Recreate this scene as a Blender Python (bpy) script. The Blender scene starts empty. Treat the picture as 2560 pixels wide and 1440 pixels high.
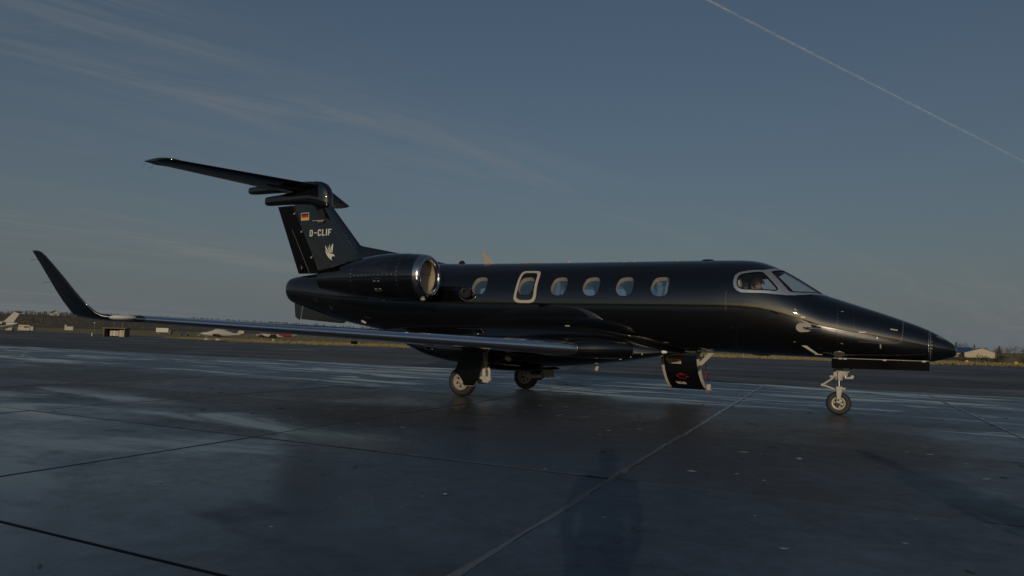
import bpy, bmesh, math, random
import numpy as np
from mathutils import Vector, Matrix
from mathutils.geometry import delaunay_2d_cdt
R = math.radians
sc = bpy.context.scene
C = sc.collection
random.seed(7)
rng = np.random.default_rng(11)

# ------------------------------------------------------------------ camera
CAM = np.array([7.118, -13.474, 1.122])
def cam_axes(yaw, pitch, roll):
    f = np.array([-math.sin(yaw)*math.cos(pitch), math.cos(yaw)*math.cos(pitch), math.sin(pitch)])
    r = np.array([math.cos(yaw), math.sin(yaw), 0.0]); u = np.cross(r, f)
    return math.cos(roll)*r+math.sin(roll)*u, -math.sin(roll)*r+math.cos(roll)*u, f
cr, cu, cf = cam_axes(0.4689, 0.0696, 0.0282)
cam = bpy.data.cameras.new('camera'); cam.sensor_width = 36; cam.lens = 1813.8/2560*36
cam.clip_start = 0.08; cam.clip_end = 40000
co = bpy.data.objects.new('camera', cam); C.objects.link(co)
m = Matrix(((cr[0], cu[0], -cf[0], CAM[0]), (cr[1], cu[1], -cf[1], CAM[1]), (cr[2], cu[2], -cf[2], CAM[2]), (0, 0, 0, 1)))
co.matrix_world = m
sc.camera = co

# ------------------------------------------------------------------ sky, sun, exposure
SUN_EL = R(12.0)
SUN_H = Vector((0.315, -0.949, 0)).normalized()          # horizontal direction towards the sun
SUN_DIR = Vector((SUN_H.x*math.cos(SUN_EL), SUN_H.y*math.cos(SUN_EL), math.sin(SUN_EL)))
wd = bpy.data.worlds.new('World'); sc.world = wd; wd.use_nodes = True
nt = wd.node_tree; N = nt.nodes; L = nt.links
for n in list(N): N.remove(n)
wo = N.new('ShaderNodeOutputWorld'); bg = N.new('ShaderNodeBackground'); bg.inputs[1].default_value = 0.1
sky = N.new('ShaderNodeTexSky'); sky.sky_type = 'NISHITA'; sky.sun_disc = False
sky.sun_elevation = SUN_EL; sky.sun_rotation = math.atan2(SUN_H.x, SUN_H.y)
sky.altitude = 50; sky.air_density = 1.15; sky.dust_density = 1.9; sky.ozone_density = 3.6
tc = N.new('ShaderNodeTexCoord')
# thin cirrus: noise on a cloud layer seen in perspective (direction / height)
sep = N.new('ShaderNodeSeparateXYZ'); L.new(tc.outputs['Generated'], sep.inputs[0])
def wmath(op, a, b=None, clamp=False):
    n = N.new('ShaderNodeMath'); n.operation = op; n.use_clamp = clamp
    for i, v in enumerate((a, b)):
        if v is None: continue
        if isinstance(v, (int, float)): n.inputs[i].default_value = v
        else: L.new(v, n.inputs[i])
    return n.outputs[0]
zz = wmath('ADD', wmath('MAXIMUM', sep.outputs[2], 0.0), 0.10)
px = wmath('DIVIDE', sep.outputs[0], zz); py = wmath('DIVIDE', sep.outputs[1], zz)
cb = N.new('ShaderNodeCombineXYZ'); L.new(px, cb.inputs[0]); L.new(py, cb.inputs[1])
mr = N.new('ShaderNodeMapping'); mr.inputs['Rotation'].default_value = (0, 0, R(-68)); L.new(cb.outputs[0], mr.inputs[0])
mp = N.new('ShaderNodeMapping'); mp.inputs['Scale'].default_value = (0.20, 1.0, 1); mp.inputs['Location'].default_value = (7.0, 5.3, 0)
L.new(mr.outputs[0], mp.inputs[0])
def wnoise(scale, detail, rough, dist, vec):
    n = N.new('ShaderNodeTexNoise'); n.inputs['Scale'].default_value = scale; n.inputs['Detail'].default_value = detail
    n.inputs['Roughness'].default_value = rough; n.inputs['Distortion'].default_value = dist; L.new(vec, n.inputs['Vector']); return n.outputs['Fac']
n1 = wnoise(0.55, 4, 0.5, 0.4, mp.outputs[0]); n2 = wnoise(4.2, 9, 0.68, 1.1, mp.outputs[0])
def wramp(v, a, b):
    n = N.new('ShaderNodeMapRange'); n.interpolation_type = 'SMOOTHSTEP'; n.inputs[1].default_value = a; n.inputs[2].default_value = b; L.new(v, n.inputs[0]); return n.outputs[0]
cm = wmath('MULTIPLY', wramp(n1, 0.44, 0.66), wramp(n2, 0.34, 0.72))
cm = wmath('MULTIPLY', cm, 0.62)
CLOUD = N.new('ShaderNodeMix'); CLOUD.data_type = 'RGBA'; CLOUD.blend_type = 'MIX'
L.new(cm, CLOUD.inputs['Factor']); L.new(sky.outputs[0], CLOUD.inputs['A']); CLOUD.inputs['B'].default_value = (4.4, 4.5, 4.4, 1)
# thin haze layer: thicker towards the horizon (air mass), weaker towards the sun where the sky itself glows through it
dotn = N.new('ShaderNodeVectorMath'); dotn.operation = 'DOT_PRODUCT'; L.new(tc.outputs['Generated'], dotn.inputs[0]); dotn.inputs[1].default_value = tuple(SUN_DIR)
sunw = wramp(dotn.outputs['Value'], -0.2, 0.9)
hz = wmath('MULTIPLY', wmath('POWER', 2.718, wmath('MULTIPLY', wmath('MAXIMUM', sep.outputs[2], 0.0), -4.6)), 0.78)
hz = wmath('ADD', hz, 0.13)
hz = wmath('MULTIPLY', hz, wmath('SUBTRACT', 1.0, wmath('MULTIPLY', sunw, 0.8)))
HZ = N.new('ShaderNodeMix'); HZ.data_type = 'RGBA'; L.new(hz, HZ.inputs['Factor']); L.new(sky.outputs[0], HZ.inputs['A']); HZ.inputs['B'].default_value = (3.05, 3.54, 3.90, 1)
L.new(HZ.outputs['Result'], CLOUD.inputs['A'])
L.new(CLOUD.outputs['Result'], bg.inputs[0]); L.new(bg.outputs[0], wo.inputs[0])

sun = bpy.data.lights.new('sun', 'SUN'); sun.energy = 3.6; sun.angle = R(0.55); sun.color = (1.0, 0.84, 0.62)
so = bpy.data.objects.new('sun', sun); C.objects.link(so)
so.rotation_euler = (-SUN_DIR).to_track_quat('-Z', 'Y').to_euler()
vs = sc.view_settings; vs.view_transform = 'Standard'; vs.look = 'None'; vs.gamma = 1; vs.exposure = -1.25; vs.use_curve_mapping = False
sc.cycles.max_bounces = 8; sc.cycles.transparent_max_bounces = 16; sc.cycles.caustics_reflective = False; sc.cycles.caustics_refractive = False

# ------------------------------------------------------------------ helpers
def link(o, parent=None):
    C.objects.link(o)
    if parent is not None: o.parent = parent
    return o
def tag(o, label=None, cat=None, group=None, kind=None):
    if label: o['label'] = label
    if cat: o['category'] = cat
    if group: o['group'] = group
    if kind: o['kind'] = kind
    return o
def empty(name, loc=(0, 0, 0), rz=0, label=None, cat=None, group=None):
    o = bpy.data.objects.new(name, None); o.location = loc; o.rotation_euler = (0, 0, rz); o.empty_display_size = 0.2
    link(o); return tag(o, label, cat, group)
def mesh_obj(name, V, Fc, mat, parent=None, smooth=True, angle=40, normals=None):
    me = bpy.data.meshes.new(name)
    me.from_pydata([tuple(map(float, v)) for v in V], [], [tuple(int(i) for i in f) for f in Fc])
    me.validate(); me.update()
    if mat is not None:
        for mt in (mat if isinstance(mat, (list, tuple)) else [mat]): me.materials.append(mt)
    if smooth:
        me.polygons.foreach_set('use_smooth', [True]*len(me.polygons))
        if normals is not None: me.normals_split_custom_set_from_vertices([tuple(map(float, n)) for n in normals])
        elif angle < 179: me.set_sharp_from_angle(angle=R(angle))
    return link(bpy.data.objects.new(name, me), parent)
class MB:
    """collects primitive shapes of ONE part"""
    def __init__(s): s.V = []; s.F = []; s.M = []
    def add(s, V, Fc, mi=0):
        b = len(s.V); s.V += [tuple(map(float, v)) for v in V]; s.F += [tuple(int(i)+b for i in f) for f in Fc]; s.M += [mi]*len(Fc); return s
    def box(s, c, d, rot=None, mi=0, taper=1.0):
        V = []
        for sx in (-1, 1):
            for sy in (-1, 1):
                for sz in (-1, 1):
                    k = taper if sz > 0 else 1.0
                    v = Vector((sx*d[0]/2*k, sy*d[1]/2*k, sz*d[2]/2))
                    if rot is not None: v = rot @ v
                    V.append((c[0]+v.x, c[1]+v.y, c[2]+v.z))
        return s.add(V, [(0, 1, 3, 2), (4, 6, 7, 5), (0, 4, 5, 1), (2, 3, 7, 6), (0, 2, 6, 4), (1, 5, 7, 3)], mi)
    def tube(s, P, rad, seg=10, caps=True, mi=0):
        P = [Vector(p) for p in P]; n = len(P)
        if not isinstance(rad, (list, tuple)): rad = [rad]*n
        V = []; up = None
        for i in range(n):
            t = (P[min(i+1, n-1)]-P[max(i-1, 0)]).normalized()
            if up is None:
                up = Vector((0, 0, 1)) if abs(t.z) < .9 else Vector((1, 0, 0))
            a = t.cross(up).normalized(); up = a.cross(t).normalized()
            for k in range(seg):
                an = 2*math.pi*k/seg; V.append(P[i]+rad[i]*(math.cos(an)*a+math.sin(an)*up))
        Fc = [(i*seg+k, i*seg+(k+1) % seg, (i+1)*seg+(k+1) % seg, (i+1)*seg+k) for i in range(n-1) for k in range(seg)]
        if caps: Fc += [tuple(range(seg))[::-1], tuple(range((n-1)*seg, n*seg))]
        return s.add(V, Fc, mi)
    def lathe(s, prof, c, axis='Y', seg=32, mi=0, closed=False):
        """prof = [(along axis, radius)]"""
        V = []
        for a, r in prof:
            for k in range(seg):
                t = 2*math.pi*k/seg; p, q = r*math.cos(t), r*math.sin(t)
                v = {'X': (a, p, q), 'Y': (p, a, q), 'Z': (p, q, a)}[axis]
                V.append((c[0]+v[0], c[1]+v[1], c[2]+v[2]))
        n = len(prof); Fc = [(i*seg+k, i*seg+(k+1) % seg, (i+1)*seg+(k+1) % seg, (i+1)*seg+k) for i in range(n-1) for k in range(seg)]
        if closed: Fc += [((n-1)*seg+k, (n-1)*seg+(k+1) % seg, (k+1) % seg, k) for k in range(seg)]
        return s.add(V, Fc, mi)
    def prism(s, poly, y0, y1, mi=0, axis='Y'):
        """polygon in (x,z) extruded along Y (or (y,z) along X, (x,y) along Z)"""
        n = len(poly)
        def mk(p, e): return {'Y': (p[0], e, p[1]), 'X': (e, p[0], p[1]), 'Z': (p[0], p[1], e)}[axis]
        V = [mk(p, y0) for p in poly]+[mk(p, y1) for p in poly]
        Fc = [tuple(range(n)), tuple(range(n, 2*n))[::-1]]+[(i, i+n, (i+1) % n+n, (i+1) % n) for i in range(n)]
        return s.add(V, Fc, mi)
    def sphere(s, c, r, seg=12, rings=8, mi=0):
        r = r if isinstance(r, (list, tuple)) else (r, r, r); V = []
        for i in range(rings+1):
            ph = math.pi*i/rings
            for k in range(seg):
                t = 2*math.pi*k/seg; V.append((c[0]+r[0]*math.sin(ph)*math.cos(t), c[1]+r[1]*math.sin(ph)*math.sin(t), c[2]+r[2]*math.cos(ph)))
        return s.add(V, [(i*seg+k, (i+1)*seg+k, (i+1)*seg+(k+1) % seg, i*seg+(k+1) % seg) for i in range(rings) for k in range(seg)], mi)
    def loft(s, secs, closed=True, cap0=False, cap1=False, mi=0):
        n = len(secs[0]); V = [p for q in secs for p in q]; kk = n if closed else n-1
        Fc = [(i*n+k, i*n+(k+1) % n, (i+1)*n+(k+1) % n, (i+1)*n+k) for i in range(len(secs)-1) for k in range(kk)]
        if cap0: Fc.append(tuple(range(n))[::-1])
        if cap1: Fc.append(tuple(range((len(secs)-1)*n, len(secs)*n)))
        return s.add(V, Fc, mi)
    def build(s, name, mat, parent=None, smooth=True, angle=35, bevel=0, fix=True):
        o = mesh_obj(name, s.V, s.F, mat, parent, False)
        me = o.data
        if len(me.polygons) == len(s.M): me.polygons.foreach_set('material_index', s.M)
        if fix:
            bm = bmesh.new(); bm.from_mesh(me); bmesh.ops.remove_doubles(bm, verts=bm.verts, dist=1e-5)
            bmesh.ops.recalc_face_normals(bm, faces=bm.faces); bm.to_mesh(me); bm.free()
        if smooth:
            me.polygons.foreach_set('use_smooth', [True]*len(me.polygons)); me.set_sharp_from_angle(angle=R(angle))
        if bevel:
            b = o.modifiers.new('bevel', 'BEVEL'); b.width = bevel; b.segments = 2; b.limit_method = 'ANGLE'; b.angle_limit = R(35)
        return o

# ------------------------------------------------------------------ materials
M = {}
def mat(name, col, rough=0.5, metal=0.0, var=0.0, vscale=6.0, bump=0.0, bscale=40.0, spec=0.5, coat=0.0, coord='Object', rvar=0.0, emit=None, ior=1.5):
    mt = bpy.data.materials.new(name); mt.use_nodes = True; n = mt.node_tree.nodes; l = mt.node_tree.links; p = n['Principled BSDF']
    p.inputs['Base Color'].default_value = (*col, 1); p.inputs['Roughness'].default_value = rough; p.inputs['Metallic'].default_value = metal
    p.inputs['Specular IOR Level'].default_value = spec; p.inputs['IOR'].default_value = ior; p.inputs['Coat Weight'].default_value = coat; p.inputs['Coat Roughness'].default_value = 0.03
    t = n.new('ShaderNodeTexCoord')
    if var or rvar:
        ns = n.new('ShaderNodeTexNoise'); ns.inputs['Scale'].default_value = vscale; ns.inputs['Detail'].default_value = 6; ns.inputs['Roughness'].default_value = .6
        l.new(t.outputs[coord], ns.inputs['Vector'])
        if var:
            mx = n.new('ShaderNodeMix'); mx.data_type = 'RGBA'; l.new(ns.outputs['Fac'], mx.inputs['Factor'])
            mx.inputs['A'].default_value = (*[max(0, c*(1-var)) for c in col], 1); mx.inputs['B'].default_value = (*[min(1, c*(1+var)) for c in col], 1)
            l.new(mx.outputs['Result'], p.inputs['Base Color'])
        if rvar:
            mr = n.new('ShaderNodeMapRange'); l.new(ns.outputs['Fac'], mr.inputs[0]); mr.inputs[1].default_value = .3; mr.inputs[2].default_value = .7
            mr.inputs[3].default_value = max(0.01, rough-rvar); mr.inputs[4].default_value = min(1, rough+rvar); l.new(mr.outputs[0], p.inputs['Roughness'])
    if bump:
        nb = n.new('ShaderNodeTexNoise'); nb.inputs['Scale'].default_value = bscale; nb.inputs['Detail'].default_value = 4; l.new(t.outputs[coord], nb.inputs['Vector'])
        b = n.new('ShaderNodeBump'); b.inputs['Strength'].default_value = bump; b.inputs['Distance'].default_value = .02; l.new(nb.outputs['Fac'], b.inputs['Height']); l.new(b.outputs[0], p.inputs['Normal'])
    if emit: p.inputs['Emission Color'].default_value = (*emit[0], 1); p.inputs['Emission Strength'].default_value = emit[1]
    M[name] = mt; return mt
mat('black_paint', (.0035, .0036, .0042), .022, ior=1.95, rvar=.008, vscale=3, bump=.012, bscale=1.5)
mat('black_trim', (.004, .004, .005), .20, spec=.35, rvar=.06)
mat('door_black', (.0035, .0035, .004), .07, spec=.30, rvar=.02)
mat('rudder_black', (.004, .004, .005), .28, spec=.12, rvar=.05)
mat('seam', (.02, .02, .022), .35)
mat('seam_pale', (.16, .15, .14), .35)
mat('polished', (.80, .81, .84), .14, 1.0, rvar=.05, vscale=5, bump=.006, bscale=5)
mat('lip_metal', (.56, .56, .57), .15, 1.0, rvar=.05, vscale=7)
mat('frame_silver', (.50, .53, .58), .30, .75, rvar=.05)
mat('cream', (.42, .385, .33), .35, var=.06)
mat('white_gear', (.44, .41, .355), .38, var=.12, vscale=18)
mat('chrome', (.75, .75, .77), .09, 1.0)
mat('dark_metal', (.05, .05, .055), .4, .6, var=.2, vscale=20)
mat('rubber', (.018, .017, .016), .65, var=.25, vscale=14, bump=.15, bscale=60)
mat('rim', (.40, .365, .30), .4, .2, var=.18, vscale=25)
mat('duct', (.40, .33, .24), .45, .1, var=.1, vscale=9)
mat('interior', (.46, .43, .38), .7, var=.08)
mat('leather', (.50, .46, .40), .5, var=.08)
mat('seat_pale', (.62, .62, .60), .7, var=.06)
mat('cockpit_dark', (.025, .026, .028), .6, var=.2)
mat('letter_white', (.62, .60, .55), .4)
mat('flag_black', (.03, .03, .03), .4); mat('flag_red', (.50, .02, .02), .4); mat('flag_gold', (.60, .40, .03), .4)
mat('red', (.28, .02, .018), .4, var=.1)
mat('yellow', (.75, .47, .02), .5, var=.08)
mat('skin', (.42, .26, .18), .5, var=.06); mat('hair', (.03, .02, .013), .5, var=.2, vscale=40); mat('shirt', (.09, .10, .13), .8, var=.15); mat('trouser', (.03, .033, .04), .85, var=.15)
mat('light_glass', (.72, .70, .64), .08, spec=.6)
mat('scoop_dark', (.004, .004, .004), .7)
mat('glass_red', (.05, .008, .008), .08)
def pane_mat(name, tint, haze, hcol):
    mt = bpy.data.materials.new(name); mt.use_nodes = True; n = mt.node_tree.nodes; l = mt.node_tree.links
    n.remove(n['Principled BSDF']); out = n['Material Output']
    tr = n.new('ShaderNodeBsdfTransparent'); tr.inputs[0].default_value = (*tint, 1)
    df = n.new('ShaderNodeBsdfDiffuse'); df.inputs[0].default_value = (*hcol, 1)
    gl = n.new('ShaderNodeBsdfGlossy'); gl.inputs['Roughness'].default_value = .02
    fr0 = n.new('ShaderNodeFresnel'); fr0.inputs[0].default_value = 1.6
    ge = n.new('ShaderNodeNewGeometry'); fr = n.new('ShaderNodeMix'); l.new(ge.outputs['Backfacing'], fr.inputs[0]); l.new(fr0.outputs[0], fr.inputs[2]); fr.inputs[3].default_value = .07
    a = n.new('ShaderNodeMixShader'); a.inputs[0].default_value = haze; l.new(tr.outputs[0], a.inputs[1]); l.new(df.outputs[0], a.inputs[2])
    b = n.new('ShaderNodeMixShader'); l.new(fr.outputs[0], b.inputs[0]); l.new(a.outputs[0], b.inputs[1]); l.new(gl.outputs[0], b.inputs[2]); l.new(b.outputs[0], out.inputs[0])
    M[name] = mt
pane_mat('cabin_pane', (.50, .64, .82), .30, (.10, .19, .32))
pane_mat('cockpit_pane', (.80, .84, .88), .03, (.3, .35, .4))
# ------------------------------------------------------------------ ground
def gz(x, y):
    s = -0.45*(x-7.1)+0.89*(y+13.5)
    return -0.0085*min(max(0.0, s-45.0), 200.0)
def nodes_of(name):
    mt = bpy.data.materials.new(name); mt.use_nodes = True; n = mt.node_tree.nodes; l = mt.node_tree.links; M[name] = mt
    return mt, n, l, n['Principled BSDF']
def nz(n, l, vec, scale, detail=5, rough=.55, dist=0.0):
    a = n.new('ShaderNodeTexNoise'); a.inputs['Scale'].default_value = scale; a.inputs['Detail'].default_value = detail; a.inputs['Roughness'].default_value = rough; a.inputs['Distortion'].default_value = dist
    l.new(vec, a.inputs['Vector']); return a.outputs['Fac']
def ramp(n, l, v, a, b, c=0.0, d=1.0, smooth=True):
    r = n.new('ShaderNodeMapRange'); r.interpolation_type = 'SMOOTHSTEP' if smooth else 'LINEAR'
    r.inputs[1].default_value = a; r.inputs[2].default_value = b; r.inputs[3].default_value = c; r.inputs[4].default_value = d
    l.new(v, r.inputs[0]); return r.outputs[0]
def mth(n, l, op, a, b=None):
    q = n.new('ShaderNodeMath'); q.operation = op
    for i, v in enumerate((a, b)):
        if v is None: continue
        if isinstance(v, (int, float)): q.inputs[i].default_value = v
        else: l.new(v, q.inputs[i])
    return q.outputs[0]
def mixc(n, l, f, a, b):
    q = n.new('ShaderNodeMix'); q.data_type = 'RGBA'
    if isinstance(f, (int, float)): q.inputs['Factor'].default_value = f
    else: l.new(f, q.inputs['Factor'])
    for k, v in (('A', a), ('B', b)):
        if isinstance(v, tuple): q.inputs[k].default_value = (*v, 1)
        else: l.new(v, q.inputs[k])
    return q.outputs['Result']
def mapping(n, l, vec, sc_=(1, 1, 1), rot=0, loc=(0, 0, 0)):
    q = n.new('ShaderNodeMapping'); q.inputs['Scale'].default_value = sc_; q.inputs['Rotation'].default_value = (0, 0, rot); q.inputs['Location'].default_value = loc; l.new(vec, q.inputs[0]); return q.outputs[0]
def wet_surface(name, dry, damp, slab):
    mt, n, l, p = nodes_of(name)
    geo = n.new('ShaderNodeNewGeometry'); pos = geo.outputs['Position']
    oi = n.new('ShaderNodeObjectInfo'); rnd = oi.outputs['Random']
    sepn = n.new('ShaderNodeSeparateXYZ'); l.new(pos, sepn.inputs[0]); X_, Y_ = sepn.outputs[0], sepn.outputs[1]
    big = nz(n, l, mapping(n, l, pos, (.16, .24, 1), R(8)), 1.0, 4, .5, .6)
    med = nz(n, l, pos, .8, 6, .6, .3); fine = nz(n, l, pos, 26, 6, .7)
    grit = nz(n, l, pos, 140, 3, .6)
    if slab:
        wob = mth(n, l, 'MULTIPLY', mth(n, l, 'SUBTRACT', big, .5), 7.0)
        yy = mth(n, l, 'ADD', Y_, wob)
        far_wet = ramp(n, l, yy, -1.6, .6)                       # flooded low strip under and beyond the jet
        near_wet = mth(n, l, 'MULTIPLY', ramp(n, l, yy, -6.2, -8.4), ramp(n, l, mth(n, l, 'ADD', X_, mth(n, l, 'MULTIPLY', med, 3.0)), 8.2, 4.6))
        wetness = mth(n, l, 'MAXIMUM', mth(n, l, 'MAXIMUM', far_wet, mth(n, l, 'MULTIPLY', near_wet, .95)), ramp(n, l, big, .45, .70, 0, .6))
        pud_n = nz(n, l, mapping(n, l, pos, (.15, .62, 1), R(-5), (4.3, 2.2, 0)), 1.0, 7, .66, 1.6)
        pud = mth(n, l, 'MULTIPLY', ramp(n, l, pud_n, .48, .62), far_wet)
        pud = mth(n, l, 'MAXIMUM', pud, mth(n, l, 'MULTIPLY', mth(n, l, 'MULTIPLY', ramp(n, l, nz(n, l, mapping(n, l, pos, (.28, .75, 1), R(10), (2.1, 7.4, 0)), 1.0, 5, .55, .6), .49, .64), ramp(n, l, X_, 4.5, 1.0)), mth(n, l, 'MULTIPLY', ramp(n, l, Y_, -4.6, -6.0), .80)))
        blot = mth(n, l, 'MULTIPLY', ramp(n, l, nz(n, l, mapping(n, l, pos, (.5, 1.1, 1), R(12)), 1.0, 3, .5, .4), .62, .74), near_wet)
    else:
        wetness = ramp(n, l, mth(n, l, 'ADD', mth(n, l, 'MULTIPLY', big, .7), mth(n, l, 'MULTIPLY', med, .3)), .50, .66)
        pud_n = nz(n, l, mapping(n, l, pos, (.05, .16, 1), R(25), (1.3, 0.2, 0)), 1.0, 5, .6, .7)
        pud = mth(n, l, 'MULTIPLY', ramp(n, l, pud_n, .60, .68), .8)
    base = mixc(n, l, wetness, mixc(n, l, ramp(n, l, yy, -6.8, -4.4), (.058, .075, .100), dry) if slab else dry, damp)  # dry tone: sky blue painted in on near slabs, sunlit brown beyond
    base = mixc(n, l, ramp(n, l, fine, .3, .75), base, mixc(n, l, .5, base, (.02, .02, .021)))
    mott = nz(n, l, pos, 4.5, 7, .72, .4)
    base = mixc(n, l, ramp(n, l, mott, .38, .66, 0, .42), base, (.018, .020, .024))
    if slab:
        base = mixc(n, l, ramp(n, l, rnd, 0, 1, 0, .35), base, (.05, .047, .043))
        base = mixc(n, l, mth(n, l, 'MULTIPLY', blot, .7), base, (.012, .012, .014))
    else:
        streak = nz(n, l, mapping(n, l, pos, (.03, .30, 1), R(22)), 1.0, 6, .7, .5)
        base = mixc(n, l, ramp(n, l, streak, .42, .58), base, mixc(n, l, .75, base, (.15, .128, .105)))
    vo = n.new('ShaderNodeTexVoronoi'); vo.feature = 'DISTANCE_TO_EDGE'; vo.inputs['Scale'].default_value = .33; vd = n.new('ShaderNodeVectorMath'); vd.operation = 'ADD'; l.new(pos, vd.inputs[0])
    nv = n.new('ShaderNodeTexNoise'); nv.inputs['Scale'].default_value = 1.1; nv.inputs['Detail'].default_value = 5; l.new(pos, nv.inputs['Vector']); l.new(nv.outputs['Color'], vd.inputs[1]); l.new(vd.outputs[0], vo.inputs['Vector'])
    crack = mth(n, l, 'MULTIPLY', ramp(n, l, vo.outputs['Distance'], .006, .001), ramp(n, l, nz(n, l, pos, .25, 2, .5), .50, .60))
    base = mixc(n, l, mth(n, l, 'MULTIPLY', crack, .65), base, (.010, .010, .010))
    scuff = mth(n, l, 'MULTIPLY', ramp(n, l, nz(n, l, mapping(n, l, pos, (.7, 9.0, 1), R(4)), 1.0, 4, .7, .2), .60, .72), ramp(n, l, nz(n, l, pos, .22, 2, .5), .48, .62))
    base = mixc(n, l, mth(n, l, 'MULTIPLY', scuff, .45), base, (.014, .013, .013))
    base = mixc(n, l, mth(n, l, 'MULTIPLY', ramp(n, l, grit, .55, .75), .35), base, (.13, .12, .11))
    spots = ramp(n, l, nz(n, l, pos, 7.5, 2, .5), .70, .76)
    base = mixc(n, l, mth(n, l, 'MULTIPLY', spots, .5), base, (.012, .012, .013))
    base = mixc(n, l, mth(n, l, 'MULTIPLY', pud, .7), base, (.010, .012, .016))
    l.new(base, p.inputs['Base Color'])
    rg = ramp(n, l, wetness, 0, 1, .46 if slab else .55, .24 if slab else .42, False)
    if slab:
        rg = mth(n, l, 'ADD', rg, mth(n, l, 'MULTIPLY', far_wet, .17))
        rg = mth(n, l, 'ADD', rg, ramp(n, l, rnd, 0, 1, -.03, .05, False)); rg = mth(n, l, 'ADD', rg, mth(n, l, 'MULTIPLY', blot, .25))
    rg = mth(n, l, 'ADD', rg, ramp(n, l, med, .3, .7, -.06, .06, False)); rg = mth(n, l, 'ADD', rg, ramp(n, l, mott, .3, .7, -.07, .07, False))
    inv = mth(n, l, 'SUBTRACT', 1.0, pud)
    rg = mth(n, l, 'ADD', mth(n, l, 'MULTIPLY', rg, inv), mth(n, l, 'MULTIPLY', pud, .06))
    l.new(rg, p.inputs['Roughness']); p.inputs['Specular IOR Level'].default_value = .5; l.new(ramp(n, l, wetness, 0, 1, *((1.52, 1.66) if slab else (1.22, 1.42)), False), p.inputs['IOR'])
    b = n.new('ShaderNodeBump'); b.inputs['Distance'].default_value = .0014
    l.new(mth(n, l, 'ADD', mth(n, l, 'MULTIPLY', fine, .6), mth(n, l, 'MULTIPLY', grit, .5)), b.inputs['Height'])
    l.new(mth(n, l, 'ADD', mth(n, l, 'MULTIPLY', inv, .36), .04), b.inputs['Strength']); l.new(b.outputs[0], p.inputs['Normal'])
    return mt
wet_surface('slab', (.078, .070, .063), (.055, .105, .178), True)  # damp slab colour is blued to paint in the reflected sky
wet_surface('asphalt', (.060, .053, .047), (.024, .025, .028), False)
def grass_mat(name, c1, c2, c3):
    mt, n, l, p = nodes_of(name); geo = n.new('ShaderNodeNewGeometry'); pos = geo.outputs['Position']
    a = nz(n, l, mapping(n, l, pos, (1, 1, 1)), .12, 6, .65, .4); b = nz(n, l, pos, 1.7, 6, .7)
    base = mixc(n, l, ramp(n, l, a, .35, .65), c1, c2); base = mixc(n, l, ramp(n, l, b, .45, .7), base, c3)
    l.new(base, p.inputs['Base Color']); p.inputs['Roughness'].default_value = .95; p.inputs['Specular IOR Level'].default_value = .1
    bp = n.new('ShaderNodeBump'); bp.inputs['Strength'].default_value = .9; bp.inputs['Distance'].default_value = .3; l.new(b, bp.inputs['Height']); l.new(bp.outputs[0], p.inputs['Normal'])
    return mt
grass_mat('grass', (.34, .27, .145), (.26, .22, .105), (.19, .155, .08))
grass_mat('hill_ground', (.13, .115, .09), (.15, .125, .095), (.10, .09, .07))

# one big ground sheet (dry winter grass) out to the horizon
xs = [-9000, -4000, -2000, -1200]+list(range(-900, 500, 25))+[700, 1200, 2500, 5000, 9000]
ys = [-9000, -3000, -1000, -400]+list(range(-200, 700, 25))+[900, 1400, 2500, 5000, 9000]
V = []; Fc = []
for j, y in enumerate(ys):
    for i, x in enumerate(xs):
        V.append((x, y, gz(x, y)-.06))
for j in range(len(ys)-1):
    for i in range(len(xs)-1):
        a = j*len(xs)+i; Fc.append((a, a+1, a+1+len(xs), a+len(xs)))
o = mesh_obj('ground', V, Fc, M['grass']); tag(o, 'dry winter grass field stretching to the horizon', kind='structure')
# asphalt of the outer apron: from behind the camera to an uneven far edge against the grass
near_edge = [(-330, -70), (-240, -70), (-110, -70), (-70, -70), (-50, -70), (-16, -70), (12, -70), (30, -70), (110, -70)]
far_edge = [(-322, 168), (-194, 141), (-93, 76), (-60, 62), (-45, 64), (-13, 74), (10.7, 69), (21, 74), (110, 80)]
V = []; Fc = []; NS = 60; cols = []
for k in range(len(near_edge)-1):
    for t in range(12):
        u = t/12; cols.append(tuple((near_edge[k][q]*(1-u)+near_edge[k+1][q]*u, far_edge[k][q]*(1-u)+far_edge[k+1][q]*u) for q in (0, 1)))
cols.append(tuple((near_edge[-1][q], far_edge[-1][q]) for q in (0, 1)))
for k, ((nx, fx), (ny, fy)) in enumerate(cols):
    for j in range(NS+1):
        u = j/NS; x = nx*(1-u)+fx*u; y = ny*(1-u)+fy*u
        if j == NS: y += .7*math.sin(k*1.7)+.5*math.sin(k*3.9+1); x += .3*math.sin(k*2.3)
        V.append((x, y, gz(x, y)-.016))
for k in range(len(cols)-1):
    for j in range(NS):
        a = k*(NS+1)+j; Fc.append((a, a+NS+1, a+NS+2, a+1))
tag(mesh_obj('asphalt_apron', V, Fc, M['asphalt']), 'dark damp asphalt apron beyond the concrete slabs', kind='structure')
# far taxiway at the left, seen as a dark strip behind the shelter
def strip(name, pts, zoff, material, label):
    V = []; Fc = []
    for (x0, y0, x1, y1) in pts:
        for t in range(9):
            u = t/8; x = x0*(1-u)+x1*u; y = y0*(1-u)+y1*u; V.append((x, y, gz(x, y)+zoff))
    for k in range(len(pts)-1):
        for t in range(8):
            a = k*9+t; Fc.append((a, a+1, a+10, a+9))
    return tag(mesh_obj(name, V, Fc, material), label, kind='structure')
strip('taxiway', [(-520, 190, -532, 215), (-420, 165, -415, 190), (-323, 160, -318, 184), (-260, 152, -262, 170), (-205, 148, -206, 158)], -.03, M['asphalt'], 'dark far taxiway behind the low shelter')

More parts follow.
